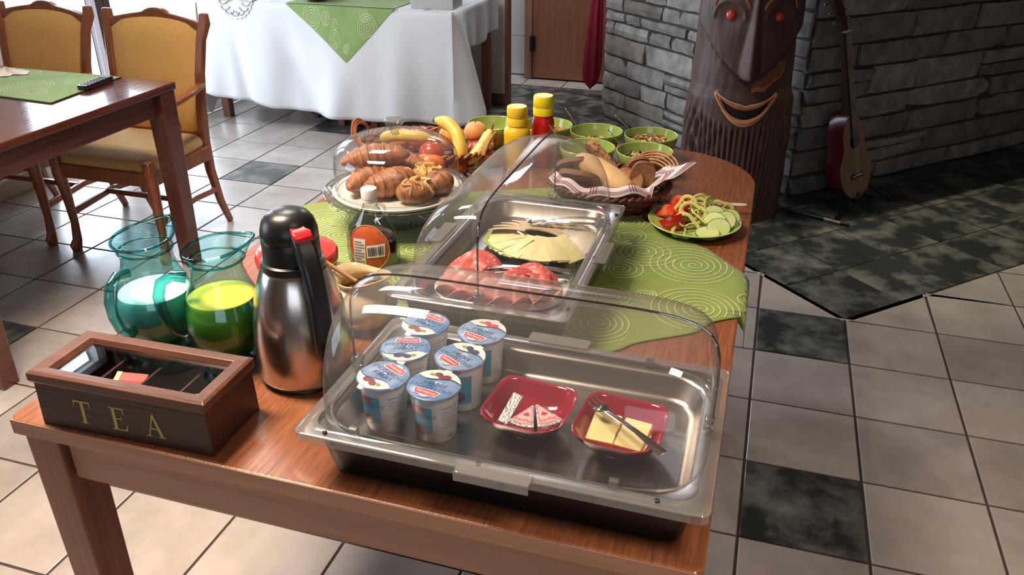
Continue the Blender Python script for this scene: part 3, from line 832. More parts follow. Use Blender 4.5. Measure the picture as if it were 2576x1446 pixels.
# ---------------------------------------------------------------- carved totem
TC = Vector((-0.205, 1.06, 0)); FA = -pi / 2 + radians(9)      # axis and the direction it faces
t = thing('totem', 'carved dark wooden totem pole with a bearded grinning face and red eyes', 'totem pole', TC)
TH = 1.78
def gs(x, c, w): return math.exp(-((x - c) / w) ** 2)
def sm(a, b_, x):
    k = max(0, min(1, (x - a) / (b_ - a))); return k * k * (3 - 2 * k)
def trad(al, z):
    """radius at angle al from the face direction; s is arc distance in metres"""
    R = 0.232 + 0.010 * sin(z * 3.1 + 1)
    s = al * R
    d = 0.0
    front = sm(0.40, 0.30, abs(s))
    # face plane between cheek line and brow
    cheek = 0.675 + 1.1 * abs(s) ** 1.25
    d += -0.022 * sm(cheek + 0.010, cheek - 0.006, z) * sm(0.58, 0.64, z) * front      # below the cheek line steps in
    d += -0.012 * gs(z, cheek - 0.006, 0.009) * front
    # nose: wedge widening downwards
    nz = sm(0.684, 0.692, z) * sm(1.20, 1.02, z)
    nw = 0.014 + 0.032 * sm(1.08, 0.70, z)
    nh = 0.026 + 0.034 * sm(1.0, 0.70, z)
    d += nh * max(0, 1 - abs(s) / nw) ** 0.9 * nz if abs(s) < nw else 0
    # eye sockets
    for e in (-0.120, 0.120):
        q = ((s - e) / 0.062) ** 2 + ((z - 0.955) / 0.050) ** 2
        d += -0.022 * math.exp(-q * 0.9)
        rr = hypot((s - e) / 0.075, (z - 0.948) / 0.066)
        if z > 0.935: d += 0.008 * gs(rr, 1.0, 0.09)
    # mouth recess
    ms = s / 0.137
    if abs(ms) < 1:
        up = 0.560 + 0.055 * ms * ms; lo_ = 0.500 + 0.115 * ms * ms
        d += -0.020 * sm(lo_ - 0.004, lo_ + 0.008, z) * sm(up + 0.004, up - 0.008, z)
    # beard flutes below the mouth
    zb = 0.475 + 1.2 * s * s
    bm_ = sm(zb + 0.012, zb - 0.03, z) * sm(0.06, 0.12, z) * sm(0.30, 0.24, abs(s))
    conv = 1 + 0.35 * (0.48 - z)
    d += 0.0075 * bm_ * (abs(cos(s * conv * pi / 0.026)) * 2 - 1.2)
    # side hair strands curling inwards
    sd = sm(0.19, 0.24, abs(s)) * sm(0.62, 0.45, z)
    d += 0.013 * sd * (abs(cos((abs(s) + 0.45 * (z - 0.3) ** 2 + 0.12 * z) * pi / 0.050)) * 2 - 1.2)
    # ears / side masses
    d += 0.010 * gs(abs(s), 0.28, 0.05) * sm(0.3, 0.4, z) * (1 + 0.4 * sin(z * 22))
    # brow ridge and hair above
    d += 0.020 * gs(z, 1.10 - 0.3 * s * s, 0.03) * front
    if z > 1.16: d += 0.010 * (abs(cos(s * pi / 0.05)) * 2 - 1) * sm(1.16, 1.2, z)
    d += 0.004 * mnoise.noise(Vector((al * 2.0, z * 5, 0))) + 0.002 * mnoise.noise(Vector((al * 9.0, z * 9, 4)))
    taper = 1 - 0.10 * sm(1.5, 1.78, z)
    return (R + d) * taper
def tpos(s, z, lift=0.0):
    al = s / 0.232; r = trad(al, z) + lift
    a = FA + al
    return Vector((r * cos(a), r * sin(a), z))
g = G(); n = 256; rg = []
for j in range(241):
    z = TH * j / 240
    rg.append([Vector((trad(al, z) * cos(FA + al), trad(al, z) * sin(FA + al), z)) for al in [(-pi + 2 * pi * (k + .5) / n) for k in range(n)]])
g.rings(rg).obj('pole', WOOD_TOTEM, t, angle=80)
ORANGE = mat('burnt_orange_paint', (0.46, 0.17, 0.065), 0.5, col2=(0.30, 0.07, 0.03), vscale=14, lo=0.3, hi=0.7)
PALE = mat('pale_lip_outline_paint', (0.72, 0.50, 0.38), 0.5, vary=0.2)
for e in (-0.120, 0.120):
    c = tpos(e, 0.955, 0.0)
    G().ball(c, 0.024, 20, 12).obj('eye', mat('red_eye_paint', (0.55, 0.05, 0.035), 0.25, coat=0.5, vary=0.35, vscale=40), t)
def lip(f0, f1, lift, name, m, n_=40):
    g = G()
    def fn(u, v):
        ms = -1 + 2 * u; z = f0(ms) + (f1(ms) - f0(ms)) * v
        b_ = lift * sin(pi * min(max(v, 0.0), 1)) + 0.002
        al = ms * 0.137 / 0.232; r = 0.232 + 0.004 + b_ * (1 - ms * ms) ** .3 + 0.004
        return Vector((r * cos(FA + al), r * sin(FA + al), z))
    g.grid(fn, n_, 6).obj(name, m, t, solid=0.012, off=-1)
upT = lambda m_: 0.578 + 0.050 * m_ * m_ - 0.006 * gs(m_, 0, 0.10)
upB = lambda m_: 0.553 + 0.073 * m_ * m_
loT = lambda m_: 0.512 + 0.113 * m_ * m_
loB = lambda m_: 0.482 + 0.142 * m_ * m_
lip(upB, upT, 0.008, 'upper_lip', ORANGE); lip(loB, loT, 0.010, 'lower_lip', mat('tan_orange_paint', (0.56, 0.26, 0.085), 0.5, col2=(0.44, 0.14, 0.06), vscale=12))
G().grid(lambda u, v: (lambda m_: Vector(((0.2335) * cos(FA + m_ * .135 / .232), (0.2335) * sin(FA + m_ * .135 / .232), loT(m_) + (upB(m_) - loT(m_)) * v)))(-1 + 2 * u), 36, 4).obj('mouth_cavity', mat('mouth_black', (0.006, 0.004, 0.004), 0.7), t)  # plain black sheet set between the lips
g = G()
for f in (upT, loB):
    g.tube([Vector(((0.243) * cos(FA + m_ * .137 / .232), (0.243) * sin(FA + m_ * .137 / .232), f(m_))) for m_ in [-1 + 2 * k / 40 for k in range(41)]], 0.0028, 6)
g.obj('lip_outline', PALE, t)
# painted moustache flame on the right cheek, painted brow
def patch(fn, name, m, lift=0.003, nu=30, nv=8):
    def f(u, v):
        s, z = fn(u, v); return tpos(s, z, lift)
    return G().grid(f, nu, nv).obj(name, m, t)
patch(lambda u, v: (0.022 + 0.190 * u, (0.634 + 0.10 * u ** 1.6) + (v * (0.010 + 0.055 * sin(pi * min(1, u * 0.75 + 0.05)) + 0.006 * sin(u * 20)))), 'painted_moustache', mat('ochre_brown_paint', (0.20, 0.085, 0.035), 0.6, col2=(0.11, 0.045, 0.02), vscale=25))
patch(lambda u, v: (0.022 + 0.180 * u, (0.626 + 0.006 * sin(u * 14) + 0.09 * u ** 1.6) + v * 0.022 * (1 - 0.5 * u)), 'painted_moustache_edge', ORANGE, 0.006)
def browf(sg):
    def f(u, v):
        a = pi * (0.05 + 0.9 * u); rr = 0.082 + 0.012 * v
        return (sg * 0.120 + rr * cos(a), 0.985 + 0.85 * rr * sin(a) - 0.01)
    return f
patch(browf(1), 'painted_brow', mat('yellow_brow_paint', (0.52, 0.22, 0.02), 0.5, vary=0.2), 0.004)
patch(browf(-1), 'painted_brow', mat('brown_brow_paint', (0.22, 0.08, 0.04), 0.5, vary=0.2), 0.004)

# ---------------------------------------------------------------- guitar on a floor stand
B0 = Vector((0.395, 1.30, 0.035))
t = thing('guitar', 'small acoustic guitar with reddish sides leaning against the stone wall', 'guitar', B0)
Nn = Vector((r2, -r2, 0)); Uu = Vector((r2, r2, 0))
lean = radians(9)
UP = (Vector((0, 0, 1)) * cos(lean) - Nn * sin(lean)); UP = (UP * cos(radians(10.5)) - Uu * sin(radians(10.5))).normalized()
XX = UP.cross(Nn).normalized(); XX = -XX if XX.dot(Uu) < 0 else XX
NN = XX.cross(UP).normalized()
t.matrix_world = Matrix.Translation(B0) @ Matrix((( XX.x, NN.x, UP.x), (XX.y, NN.y, UP.y), (XX.z, NN.z, UP.z))).to_4x4() @ Matrix.Diagonal((0.86, 1.12, 1.04, 1))
# local: x across, y towards the viewer side normal sign (front = y sign of Nn), z along the neck
fs = 1 if NN.dot(Nn) > 0 else -1
def gout(k=1.0):
    pts = []
    for i in range(64):
        a = 2 * pi * i / 64
        z = 0.215 - 0.215 * cos(a)
        q = z / 0.43
        wdt = 0.128 * (sin(pi * min(1, max(0, q)) ** 0.78)) ** 0.55
        wst = 1 - 0.28 * math.exp(-((q - 0.60) / 0.14) ** 2) 
        wdt *= wst * (1 - 0.12 * q)
        pts.append((wdt * (1 if sin(a) >= 0 else -1) * k if abs(sin(a)) > 1e-6 else 0, 0.215 + (z - 0.215) * k))
    return pts
o_ = gout()
def gring(pts, y): return [Vector((x, y * fs, z)) for x, z in pts]
G().rings([gring(o_, -0.045), gring(o_, 0.045)], True, True).obj('body', mat('red_mahogany_lacquer', (0.16, 0.016, 0.022), 0.25, vary=0.3, coat=0.4), t, angle=50)
G().rings([gring(gout(0.995), 0.045), gring(gout(0.985), 0.0475)], False, True).obj('soundboard', mat('pale_spruce', (0.30, 0.18, 0.125), 0.4, vary=0.12, stretch=(30, 1, 1)), t, angle=50)
g = G(); g.capb = True
circ = [(0.034 * cos(a), 0.285 + 0.034 * sin(a)) for a in [2 * pi * k / 28 for k in range(28)]]
G().rings([gring(circ, 0.0475), gring(circ, 0.0482)], False, True).obj('sound_hole', mat('dark_hole', (0.01, 0.006, 0.006), 0.9), t, smooth=False)
G().box(-0.045, 0.045, min(.0475 * fs, .054 * fs), max(.0475 * fs, .054 * fs), 0.105, 0.128).obj('bridge', mat('dark_rosewood', (0.05, 0.012, 0.010), 0.4), t, smooth=False, bevel=0.002)
G().box(-0.036, 0.036, min(.054 * fs, .058 * fs), max(.054 * fs, .058 * fs), 0.118, 0.122).obj('saddle', WHITE_PL, t, smooth=False)
G().box(-0.012, 0.012, min(.0475 * fs, .0485 * fs), max(.0475 * fs, .0485 * fs), 0.012, 0.030).obj('end_strap', BLACK_PL, t, smooth=False)
FB = mat('dark_fretboard', (0.018, 0.010, 0.009), 0.45)
G().beam([(0, 0.020 * fs, 0.40), (0, 0.030 * fs, 0.60), (0, 0.030 * fs, 0.80)], [.050, .046, .040], [.05, .026, .022]).obj('neck', WOOD_TOTEM, t, bevel=0.005)
G().beam([(0, 0.051 * fs, 0.30), (0, 0.046 * fs, 0.80)], [.048, .040], [.008, .006]).obj('fretboard', FB, t, smooth=False)
G().box(-0.022, 0.022, min(.04 * fs, .052 * fs), max(.04 * fs, .052 * fs), 0.797, 0.803).obj('nut', WHITE_PL, t, smooth=False)
G().beam([(0, 0.034 * fs, 0.80), (0, 0.012 * fs, 0.90), (0, -0.006 * fs, 0.975)], [.046, .062, .058], .016).obj('headstock', WOOD_TOTEM, t, bevel=0.004)
for i in range(3):
    for s in (-1, 1):
        z = 0.845 + 0.04 * i
        q = G(); q.tube([(s * 0.028, (0.022 - 0.02 * i) * fs, z), (s * 0.050, (0.022 - 0.02 * i) * fs, z)], 0.0035, 8); q.ball((s * 0.054, (0.022 - 0.02 * i) * fs, z), 0.008, 10, 6, (0.6, 1, 1))
        q.obj('tuning_peg', CHROME, t)
for k in range(12):
    z = 0.80 - 0.50 * (1 - 2 ** (-(k + 1) / 12))* 1.0
    G().box(-0.021, 0.021, min(.0495 * fs, .0515 * fs), max(.0495 * fs, .0515 * fs), z, z + .0015).obj('fret', CHROME, t, smooth=False)
for k in range(6):
    x = -0.016 + 0.0064 * k
    G().tube([(x, 0.057 * fs, 0.12), (x, 0.054 * fs, 0.80)], 0.0006, 4).obj('string', CHROME, t)

t = thing('guitar_stand', 'black tubular guitar stand holding the small guitar by the stone wall', 'stand', (0.395, 1.33, 0))
g = G()
def gp(a, b_, z): v = Uu * a + Nn * b_; return (v.x, v.y, z)
g.tube([gp(0, -0.12, 0.55), gp(0, -0.10, 0.30), gp(0, -0.075, 0.16)], 0.010)
g.obj('post', BLACK_PL, t)
for a, b_ in ((-0.26, 0.16), (0.18, 0.12), (0.0, -0.16)):
    G().tube([gp(0, -0.085, 0.17), gp(a * .9, b_ * .9 - 0.0, 0.018), gp(a, b_, 0.010)], 0.009).obj('leg', BLACK_PL, t)
for s in (-1, 1):
    G().tube([gp(0, -0.08, 0.165), gp(s * 0.055, -0.03, 0.045), gp(s * 0.06, 0.075, 0.030), gp(s * 0.06, 0.095, 0.05)], 0.008).obj('cradle_arm', BLACK_PL, t)
t = thing('pipe', 'thin black metal rod lying on the dark tiles beside the guitar stand', 'rod', (0.25, 1.02, 0.010), rz=radians(-22))
G().tube([(-0.17, 0, 0), (0.14, 0, 0)], 0.009).obj('tube', BLACK_PL, t)
G().tube([(0.02, 0.0, 0), (0.10, 0, 0)], 0.0098).obj('metal_band', CHROME, t)
# ================================================================ BUFFET TABLE
TZ = 0.77
t = thing('buffet_table', 'large reddish brown wooden buffet table with rounded far corners in the foreground', 'table', (-0.616, -1.36, 0))
def top_outline():
    pts = []
    x0, x1, y0, y1 = -1.152 + .616, -0.080 + .616, -2.207 + 1.36, -0.515 + 1.36
    pts += [(x0 + .01, y0), (x1 - .01, y0), (x1, y0 + .01)]
    R = 0.27
    for cx, a0 in ((x1 - R, 0), (x0 + R, pi / 2)):
        for k in range(17):
            a = a0 + pi / 2 * k / 16
            pts.append((cx + R * cos(a), y1 - R + R * sin(a)))
    pts.append((x0, y0 + .01))
    return pts
G().prism(top_outline(), 0.7425, TZ).obj('tabletop', WOOD_TOP, t, smooth=False, bevel=0.003)
G().box(-0.531, 0.531, -0.8482, -0.847, 0.7432, 0.7692).obj('edge_band', WOOD_FRONT, t, smooth=False)
G().box(-0.455, 0.455, -0.825, -0.800, 0.655, 0.7425).obj('apron', WOOD_FRONT, t, smooth=False, bevel=0.002)
G().box(-0.455, 0.455, 0.50, 0.525, 0.655, 0.7425).obj('apron', WOOD_FRONT, t, smooth=False, bevel=0.002)
for s in (-1, 1):
    G().box(s * 0.500 - .0125, s * 0.500 + .0125, -0.76, 0.46, 0.655, 0.7425).obj('apron', WOOD_LEG, t, smooth=False, bevel=0.002)
for sx in (-1, 1):
    for y in (-0.800, 0.50):
        x = sx * 0.492
        G().beam([(x, y, 0.7425), (x, y, 0)], [.064, .058], [.075, .060]).obj('leg', WOOD_LEG, t, smooth=False, bevel=0.003)

# ---------------------------------------------------------------- green cloth laid cornerwise
CP = [(-0.53, -0.93), (-0.40, -1.05), (-0.307, -1.129), (-0.243, -1.184), (-0.165, -1.238), (-0.127, -1.285), (-0.078, -1.345), (-0.02, -1.42), (0.025, -1.485),
      (0.020, -1.505), (-0.03, -1.520), (-0.077, -1.535), (-0.125, -1.570), (-0.151, -1.622), (-0.197, -1.653), (-0.251, -1.690), (-0.277, -1.726), (-0.40, -1.81), (-0.60, -1.87),
      (-0.80, -1.70), (-0.96, -1.55), (-1.136, -1.37), (-1.175, -1.32), (-1.165, -1.27), (-1.113, -1.232), (-1.00, -1.16), (-0.80, -1.06)]
E_R = -0.0795
def drape(x, y, h=0.0018):
    z = TZ + h
    r = 0.012
    if x <= E_R: return Vector((x, y, z))
    d = x - E_R; q = r * pi / 2
    if d < q:
        a = d / r; return Vector((E_R + r * sin(a), y, z - r * (1 - cos(a))))
    return Vector((E_R + r + h * .3 + 0.05 * (d - q) , y + 0.04 * (d - q), z - r - (d - q)))
def row(y):
    xs = []
    for i in range(len(CP)):
        a, b_ = CP[i], CP[(i + 1) % len(CP)]
        if (a[1] - y) * (b_[1] - y) <= 0 and a[1] != b_[1]:
            xs.append(a[0] + (b_[0] - a[0]) * (y - a[1]) / (b_[1] - a[1]))
    return (min(xs), max(xs)) if xs else None
t = thing('table_cloth', 'green cloth with cream spiral embroidery laid cornerwise on the buffet table', 'tablecloth', (0, 0, 0))
rows = [-0.9305 - 0.939 * k / 70 for k in range(71)]
g = G(); vs = []; NX = 60
for y in rows:
    a, b_ = row(y)
    for k in range(NX + 1): vs.append(drape(a + (b_ - a) * k / NX, y))
g.add(vs, [(j * (NX + 1) + k, j * (NX + 1) + k + 1, (j + 1) * (NX + 1) + k + 1, (j + 1) * (NX + 1) + k) for j in range(70) for k in range(NX)])
g.obj('cloth', CLOTH_G, t, solid=0.0014, off=1)
def oncl(x, y):
    if not (-1.868 < y < -0.932): return None
    a, b_ = row(y)
    if not (a + .004 < x < b_ - .004): return None
    return drape(x, y, 0.0042)
g = G()
for cx, cy, R, tn, ph in ((-0.185, -1.335, 0.098, 8, 0), (-0.305, -1.300, 0.072, 6, 1), (-0.150, -1.530, 0.090, 8, 2), (-0.345, -1.225, 0.045, 4, 0), (-0.262, -1.50, 0.022, 4, 0),
                          (-0.335, -1.40, 0.050, 5, 3), (-0.33, -1.645, 0.075, 7, 2), (-0.30, -1.115, 0.0, 1, 0), (-0.335, -1.53, 0.05, 6, 1), (-0.36, -1.14, 0.045, 5, 1),
                          (-1.055, -1.335, 0.060, 7, 0), (-0.985, -1.42, 0.062, 7, 2), (-0.93, -1.52, 0.050, 6, 1), (-0.915, -1.585, 0.04, 5, 1), (-0.79, -1.44, 0.085, 8, 2), (-0.73, -1.56, 0.060, 7, 0),
                          (-1.06, -1.25, 0.04, 5, 0), (-0.70, -1.74, 0.06, 6, 0), (-0.55, -1.80, 0.05, 5, 0), (-0.82, -1.30, 0.05, 5, 2), (-0.78, -1.20, 0.06, 6, 2), (-0.055, -1.46, 0.030, 3, 2)):
    if R: spiral(g, cx, cy, R, tn * .8, oncl, w=0.0017, ph=ph, skew=0.18 * (1 if ph % 2 else -1) * .6, start=0.0)
o = g.obj('embroidery', THREAD, t, smooth=False); o['kind'] = 'stuff'

# ================================================================ ROLL-TOP DISPLAYS
def display(label, cx, cy, rot, grp='roll-top cold displays'):
    t = thing('display_case', label, 'display case', (cx, cy, TZ), rz=rot, group=grp)
    # black cooling base
    g = G(); g.rings([ring(rrect(.245, .132, .03), 0.0), ring(rrect(.250, .137, .03), 0.004), ring(rrect(.262, .148, .03), 0.066), ring(rrect(.256, .142, .03), 0.066), ring(rrect(.252, .138, .03), 0.030)], True, True)
    g.obj('base', BLACK_PL, t, angle=50)
    # steel tray with sunken bottom
    g = G(); g.rings([ring(rrect(.272, .160, .016), .0745), ring(rrect(.272, .160, .016), .0785), ring(rrect(.252, .140, .05), .0785), ring(rrect(.247, .135, .05), .074), ring(rrect(.240, .128, .045), .046), ring(rrect(.230, .118, .04), .0415), ring(rrect(.10, .05, .02), .0410)], False, True)
    g.obj('steel_tray', STEEL_TRAY, t, angle=60)
    # clear frame
    a0, a1 = rrect(.2795, .1675, .012), rrect(.262, .150, .03)
    G().rings([ring(a0, .070), ring(a0, .0835), ring(rrect(.277, .165, .012), .0850), ring(a1, .0850), ring(a1, .0800)], False, False).obj('clear_frame', PLEX_EDGE, t, angle=50)
    G().tube([Vector((x, y, .0835)) for x, y in rrect(.279, .167, .012)] + [Vector((.279, .155, .0835))], .0016, 6).obj('frame_edge', PLEX_EDGE, t)
    # domed cover, superelliptic barrel with rounded ends
    def dome(name, A, B, H, q0, q1, m, y0=0.0, mat_=None):
        def f(u, v):
            a = q0 + (q1 - q0) * v
            b_ = -pi / 2 + pi * u
            s_ = (1 if sin(b_) > 0 else -1) * abs(sin(b_)) ** 0.30
            c_ = max(1e-4, abs(cos(b_))) ** 0.30
            cy_, sy_ = cos(a), sin(a)
            return (A * s_, B * c_ * (1 if cy_ > 0 else -1) * abs(cy_) ** 0.78 + y0, 0.0850 + H * c_ ** 0.85 * abs(sy_) ** 0.85)
        return G().grid(f, 64, 40).obj(name, m, t, angle=80)
    dome('fixed_cover', 0.262, 0.147, 0.172, radians(0), radians(92), PLEX)
    dome('roll_cover', 0.265, 0.150, 0.176, radians(88), radians(180), PLEX)
    # lip of the rolling half: an arch over the middle
    arch = []
    for k in range(65):
        b_ = -pi / 2 + pi * k / 64
        s_ = (1 if sin(b_) > 0 else -1) * abs(sin(b_)) ** 0.30; c_ = max(1e-4, abs(cos(b_))) ** 0.30
        arch.append(Vector((0.2655 * s_, -0.004, 0.0850 + 0.1765 * c_ ** .85)))
    G().tube(arch, 0.0018, 8).obj('cover_lip', clear('grey_acrylic_lip', (0.42, 0.41, 0.41), (0.2, 0.2, 0.2), 0.2, 0.05, 1.5), t)
    # lower edge of the cover
    loop = [Vector((0.264 * (abs(cos(a)) ** .3) * (1 if cos(a) > 0 else -1), 0.149 * (abs(sin(a)) ** .5) * (1 if sin(a) > 0 else -1), 0.0860)) for a in [2 * pi * k / 96 for k in range(97)]]
    G().tube(loop, 0.0015, 6).obj('cover_edge', PLEX_EDGE, t)
    # hinges, clips, tabs, rivets
    for s in (-1, 1):
        g = G(); M = Matrix.Translation((s * 0.262, -0.002, 0.102)) @ Matrix.Rotation(pi / 2, 4, 'Y')
        g.lathe([(0, -0.007), (.010, -0.007), (.012, -.004), (.012, .004), (.009, .007), (0, .007)], 20, M=M)
        g.box(s * .258, s * .266, -.010, .006, .083, .100).obj('hinge', GLASS_THICK, t, bevel=0.001)
    for y, s in ((-0.170, -1), (0.170, 1)):
        g = G(); g.prism([(x, y2) for x, y2 in rrect(.050, .013, .006)], .0855, .0885); g.f = g.f
        g.box(-.050, .050, s * .013 - .001, s * .013 + .001, .074, .0885)
        g.obj('tab', PLEX_EDGE, t, smooth=False, bevel=0.0008, loc=(0.01, y, 0))
    for x in (-.235, -.015, .215):
        G().lathe([(0, -.004), (.0028, -.004), (.0034, 0), (.0034, .002), (.0020, .003), (0, .0022)], 12).obj('rivet', BLACK_PL, t, loc=(x, -.1575, .0855))
    for x, y in ((-.195, -.149), (.160, -.149), (-.19, .149), (.16, .149)):
        G().box(-.006, .006, -.004, .004, 0, .016).obj('clip', PLEX_EDGE, t, smooth=False, bevel=0.001, loc=(x, y, .082))
    return t
D1 = display('clear domed display case with yogurt cups at the front edge of the buffet', -0.3625, -2.0325, 0)
D2 = dup(D1, (-0.523, -1.518, TZ), rz=pi / 2, label='clear domed display case over cheese and sliced meat on the green cloth')
FLZ = TZ + 0.0413          # tray floor

# ---------------------------------------------------------------- yogurt cups
LID_B = mat('foil_lid_blue', (0.045, 0.15, 0.36), 0.30, col2=(0.28, 0.38, 0.52), vscale=14, lo=0.30, hi=0.75)
CUP_W = mat('white_cup_plastic', (0.80, 0.80, 0.82), 0.3, vary=0.03)
PRINT_C = mat('turquoise_print', (0.035, 0.36, 0.55), 0.35, vary=0.1)
PRINT_R = mat('red_badge_print', (0.52, 0.05, 0.06), 0.35, vary=0.1)
PRINT_W = mat('white_print', (0.82, 0.82, 0.84), 0.35)
PRINT_K = mat('dark_print', (0.03, 0.03, 0.05), 0.4)
PRINT_N = mat('navy_print', (0.03, 0.06, 0.18), 0.4)
CUPR = [(0.0268, 0.0), (0.0276, 0.002), (0.0325, 0.070)]
def cup_r(z): return 0.0276 + (0.0325 - 0.0276) * z / 0.070
def wrapf(a0):
    def f(p):
        z = p.y; a = a0 + p.x / 0.030; r = cup_r(z) + 0.0003 + p.z
        return Vector((r * cos(a), r * sin(a), z))
    return f
def patch_c(t, name, m, x0, x1, z0, z1, a0, lift, nx=12, round_=False):
    g = G(); f = wrapf(a0)
    if round_:
        rg = []
        for k in range(5):
            rg.append([f(Vector(((x0 + x1) / 2 + (x1 - x0) / 2 * k / 4 * cos(q), (z0 + z1) / 2 + (z1 - z0) / 2 * k / 4 * sin(q), lift))) for q in [2 * pi * i / 20 for i in range(20)]])
        return g.rings(rg, False, False).obj(name, m, t)
    return g.grid(lambda u, v: f(Vector((x0 + (x1 - x0) * u, z0 + (z1 - z0) * v, lift))), nx, 2).obj(name, m, t)
def yogurt(label, x, y, rz, fruit, back, lidrot, peel=0.0):
    """back: angle (world) at which the printed text block sits"""
    t = thing('yogurt_cup', label, 'yogurt', (x, y, FLZ), rz=rz, group='yogurt cups in the front display'); t.scale = (1.065, 1.065, 1.08)
    g = G(); g.lathe([(0, 0), (.0245, 0), (.0268, 0), (.0276, .002), (.0325, .070), (.0355, .0715), (.0355, .0735), (.030, .0735), (0, .0730)], 48)
    g.obj('cup', CUP_W, t)
    a0 = back - rz
    # text block, turquoise panel, weight
    patch_c(t, 'blue_panel', PRINT_C, -.047, -.0165, .016, .058, a0, .0001, 16)
    patch_c(t, 'blue_panel', PRINT_C, .034, .075, .014, .060, a0, .0001, 16)
    patch_c(t, 'badge', PRINT_R, -.047, -.028, .047, .056, a0, .0003)
    patch_c(t, 'fruit_print', fruit, -.046, -.026, .012, .028, a0, .0003, round_=True)
    patch_c(t, 'fruit_print', fruit, .040, .066, .016, .036, a0, .0003, round_=True)
    def tx(body, size, xx, zz, m, al='CENTER', name='lettering', xs=1.0):
        me = text_mesh(body, size, 0, al, bend=lambda p: wrapf(a0)(Vector((p.x + xx, p.y + zz, .0005))), xs=xs)
        mesh_obj(name, me, m, t, smooth=False)
    tx('SMOTANOVÝ', .0074, -.034, .0425, PRINT_N)
    tx('145 g', .0062, .010, .0085, PRINT_K)
    tx('Smotanový jogurt', .0036, .008, .0560, PRINT_K)
    lines = ['Zloženie: smotana,', 'mlieko, cukor, ovocie,', 'jogurtová kultúra', 'Po otvorení ihneď', 'spotrebujte', 'Skladujte pri 4 – 8 °C']
    for i, s_ in enumerate(lines): tx(s_, .0030, .008, .0500 - .0048 * i, PRINT_K)
    # foil lid: blue disc with a pale wave, fruit, badge and words
    tl = thing('lid_frame', '', '') if False else None
    zl = .0740
    rg = [[Vector((r * (1 + 0.012 * cos(9 * a) * (r > .03)) * cos(a), r * (1 + 0.012 * cos(9 * a) * (r > .03)) * sin(a), zl + .0004 * sin(3 * a) * (r / .036) + (0 if r < .036 else -.0012))) for a in [2 * pi * k / 48 for k in range(48)]] for r in (0.0001, .012, .024, .0345, .0365)]
    lid = G().rings(rg, False, False).obj('foil_lid', LID_B, t, solid=0.0003, off=1)
    lid.rotation_euler = (0, 0, lidrot - rz)
    # wave panel
    R_ = .0350
    def wave(u, v):
        xx = -R_ + 2 * R_ * u; lo_ = -.014 + .005 * sin(xx * 95); hi_ = -sqrt(max(0, R_ * R_ - xx * xx))
        lo_ = min(lo_, sqrt(max(0, R_ * R_ - xx * xx))); lo_ = max(lo_, hi_)
        return (xx, lo_ + (hi_ - lo_) * v, zl + .0009)
    G().grid(wave, 30, 4).obj('white_panel', mat('white_foil_print', (0.70, 0.70, 0.70), 0.35, vary=0.15, vscale=40), lid, smooth=False)
    for dx, dy, rr in ((-.007, -.021, .0068), (.006, -.0225, .0062), (.000, -.0195, .0055)):
        G().rings([[Vector((dx + rr * q * cos(a), dy + rr * q * sin(a) * .8, zl + .0010 + .0001 * abs(dx) * 100)) for a in [2 * pi * k / 16 for k in range(16)]] for q in (.001, 1)], False, False).obj('fruit_print', fruit, lid, smooth=False)
    G().rings([[Vector((.014 + .0045 * q * cos(a), -.0195 + .003 * q * sin(a), zl + .0012)) for a in [2 * pi * k / 12 for k in range(12)]] for q in (.001, 1)], False, False).obj('leaf_print', mat('leaf_print_green', (0.18, 0.28, 0.06), 0.4), lid, smooth=False)
    bd = [(-.0155, -.0040), (-.013, .0040), (.013, .0048), (.0165, -.0030), (.0115, -.0044), (0, -.0052), (-.0115, -.0052)]
    G().prism([(px * 1.22, py * 1.35 + .0205) for px, py in bd], zl + .0008, zl + .0010).obj('badge_outline', PRINT_W, lid, smooth=False)
    G().prism([(px * 1.12, py * 1.15 + .0205) for px, py in bd], zl + .0010, zl + .0012).obj('badge', PRINT_R, lid, smooth=False)
    G().prism([(.009 * cos(a), .0225 + .0085 * sin(a)) for a in [pi * k / 12 for k in range(13)]], zl + .0007, zl + .0009).obj('badge_crest', mat('pale_blue_print', (0.4, 0.5, 0.62), 0.4), lid, smooth=False)
    for body, sz, yy, m in (('Zvolenský', .0070, .0205, PRINT_W), ('SMOTANOVÝ', .0104, .0080, PRINT_N), ('JOGURT', .0092, -.0015, PRINT_N)):
        me = text_mesh(body, sz); 
        for v in me.vertices: v.co.y += yy; v.co.z = zl + .00128 if yy > .02 else zl + .0007
        mesh_obj('lettering', me, m, lid, smooth=False)
    # lifted pull tab
    tb = G().grid(lambda u, v: ((-.007 + .014 * u) * (1 - v * .4), -.034 - .007 * v, zl + .0006 - .002 * v), 4, 4)
    tb.obj('pull_tab', PRINT_W, lid, solid=0.0003)
    # curl line
    g = G(); 
    pth = [Vector((-.0345 + .052 * k / 30, -.0135 + .005 * sin((-.0345 + .052 * k / 30) * 95), zl + .0014)) for k in range(31)]
    g.tube(pth, .00045, 4).obj('curl_line', PRINT_N, lid)
    return t
CHERRY = mat('cherry_print', (0.22, 0.012, 0.02), 0.35, vary=0.4, vscale=90)
STRAW = mat('strawberry_print', (0.60, 0.05, 0.06), 0.35, vary=0.3, vscale=90)
BLUEB = mat('blueberry_print', (0.04, 0.05, 0.12), 0.35, vary=0.4, vscale=90)
CHOC = mat('chocolate_print', (0.26, 0.11, 0.035), 0.35, vary=0.4, vscale=90)
BK = radians(-100)
yogurt('blue lidded yogurt cup at the front left corner, lid edge wrapped in clear film', -0.5565, -2.086, 0, CHERRY, radians(-46), radians(-28), 1.0)
yogurt('blue lidded yogurt cup nearest the front, cherries printed on its lid', -0.4780, -2.087, 0, CHERRY, radians(-44), radians(170), 0.3)
yogurt('blue lidded yogurt cup with dark berries on its lid, between two cups on the left', -0.5560, -2.008, 0, BLUEB, radians(-60), radians(14), 0.4)
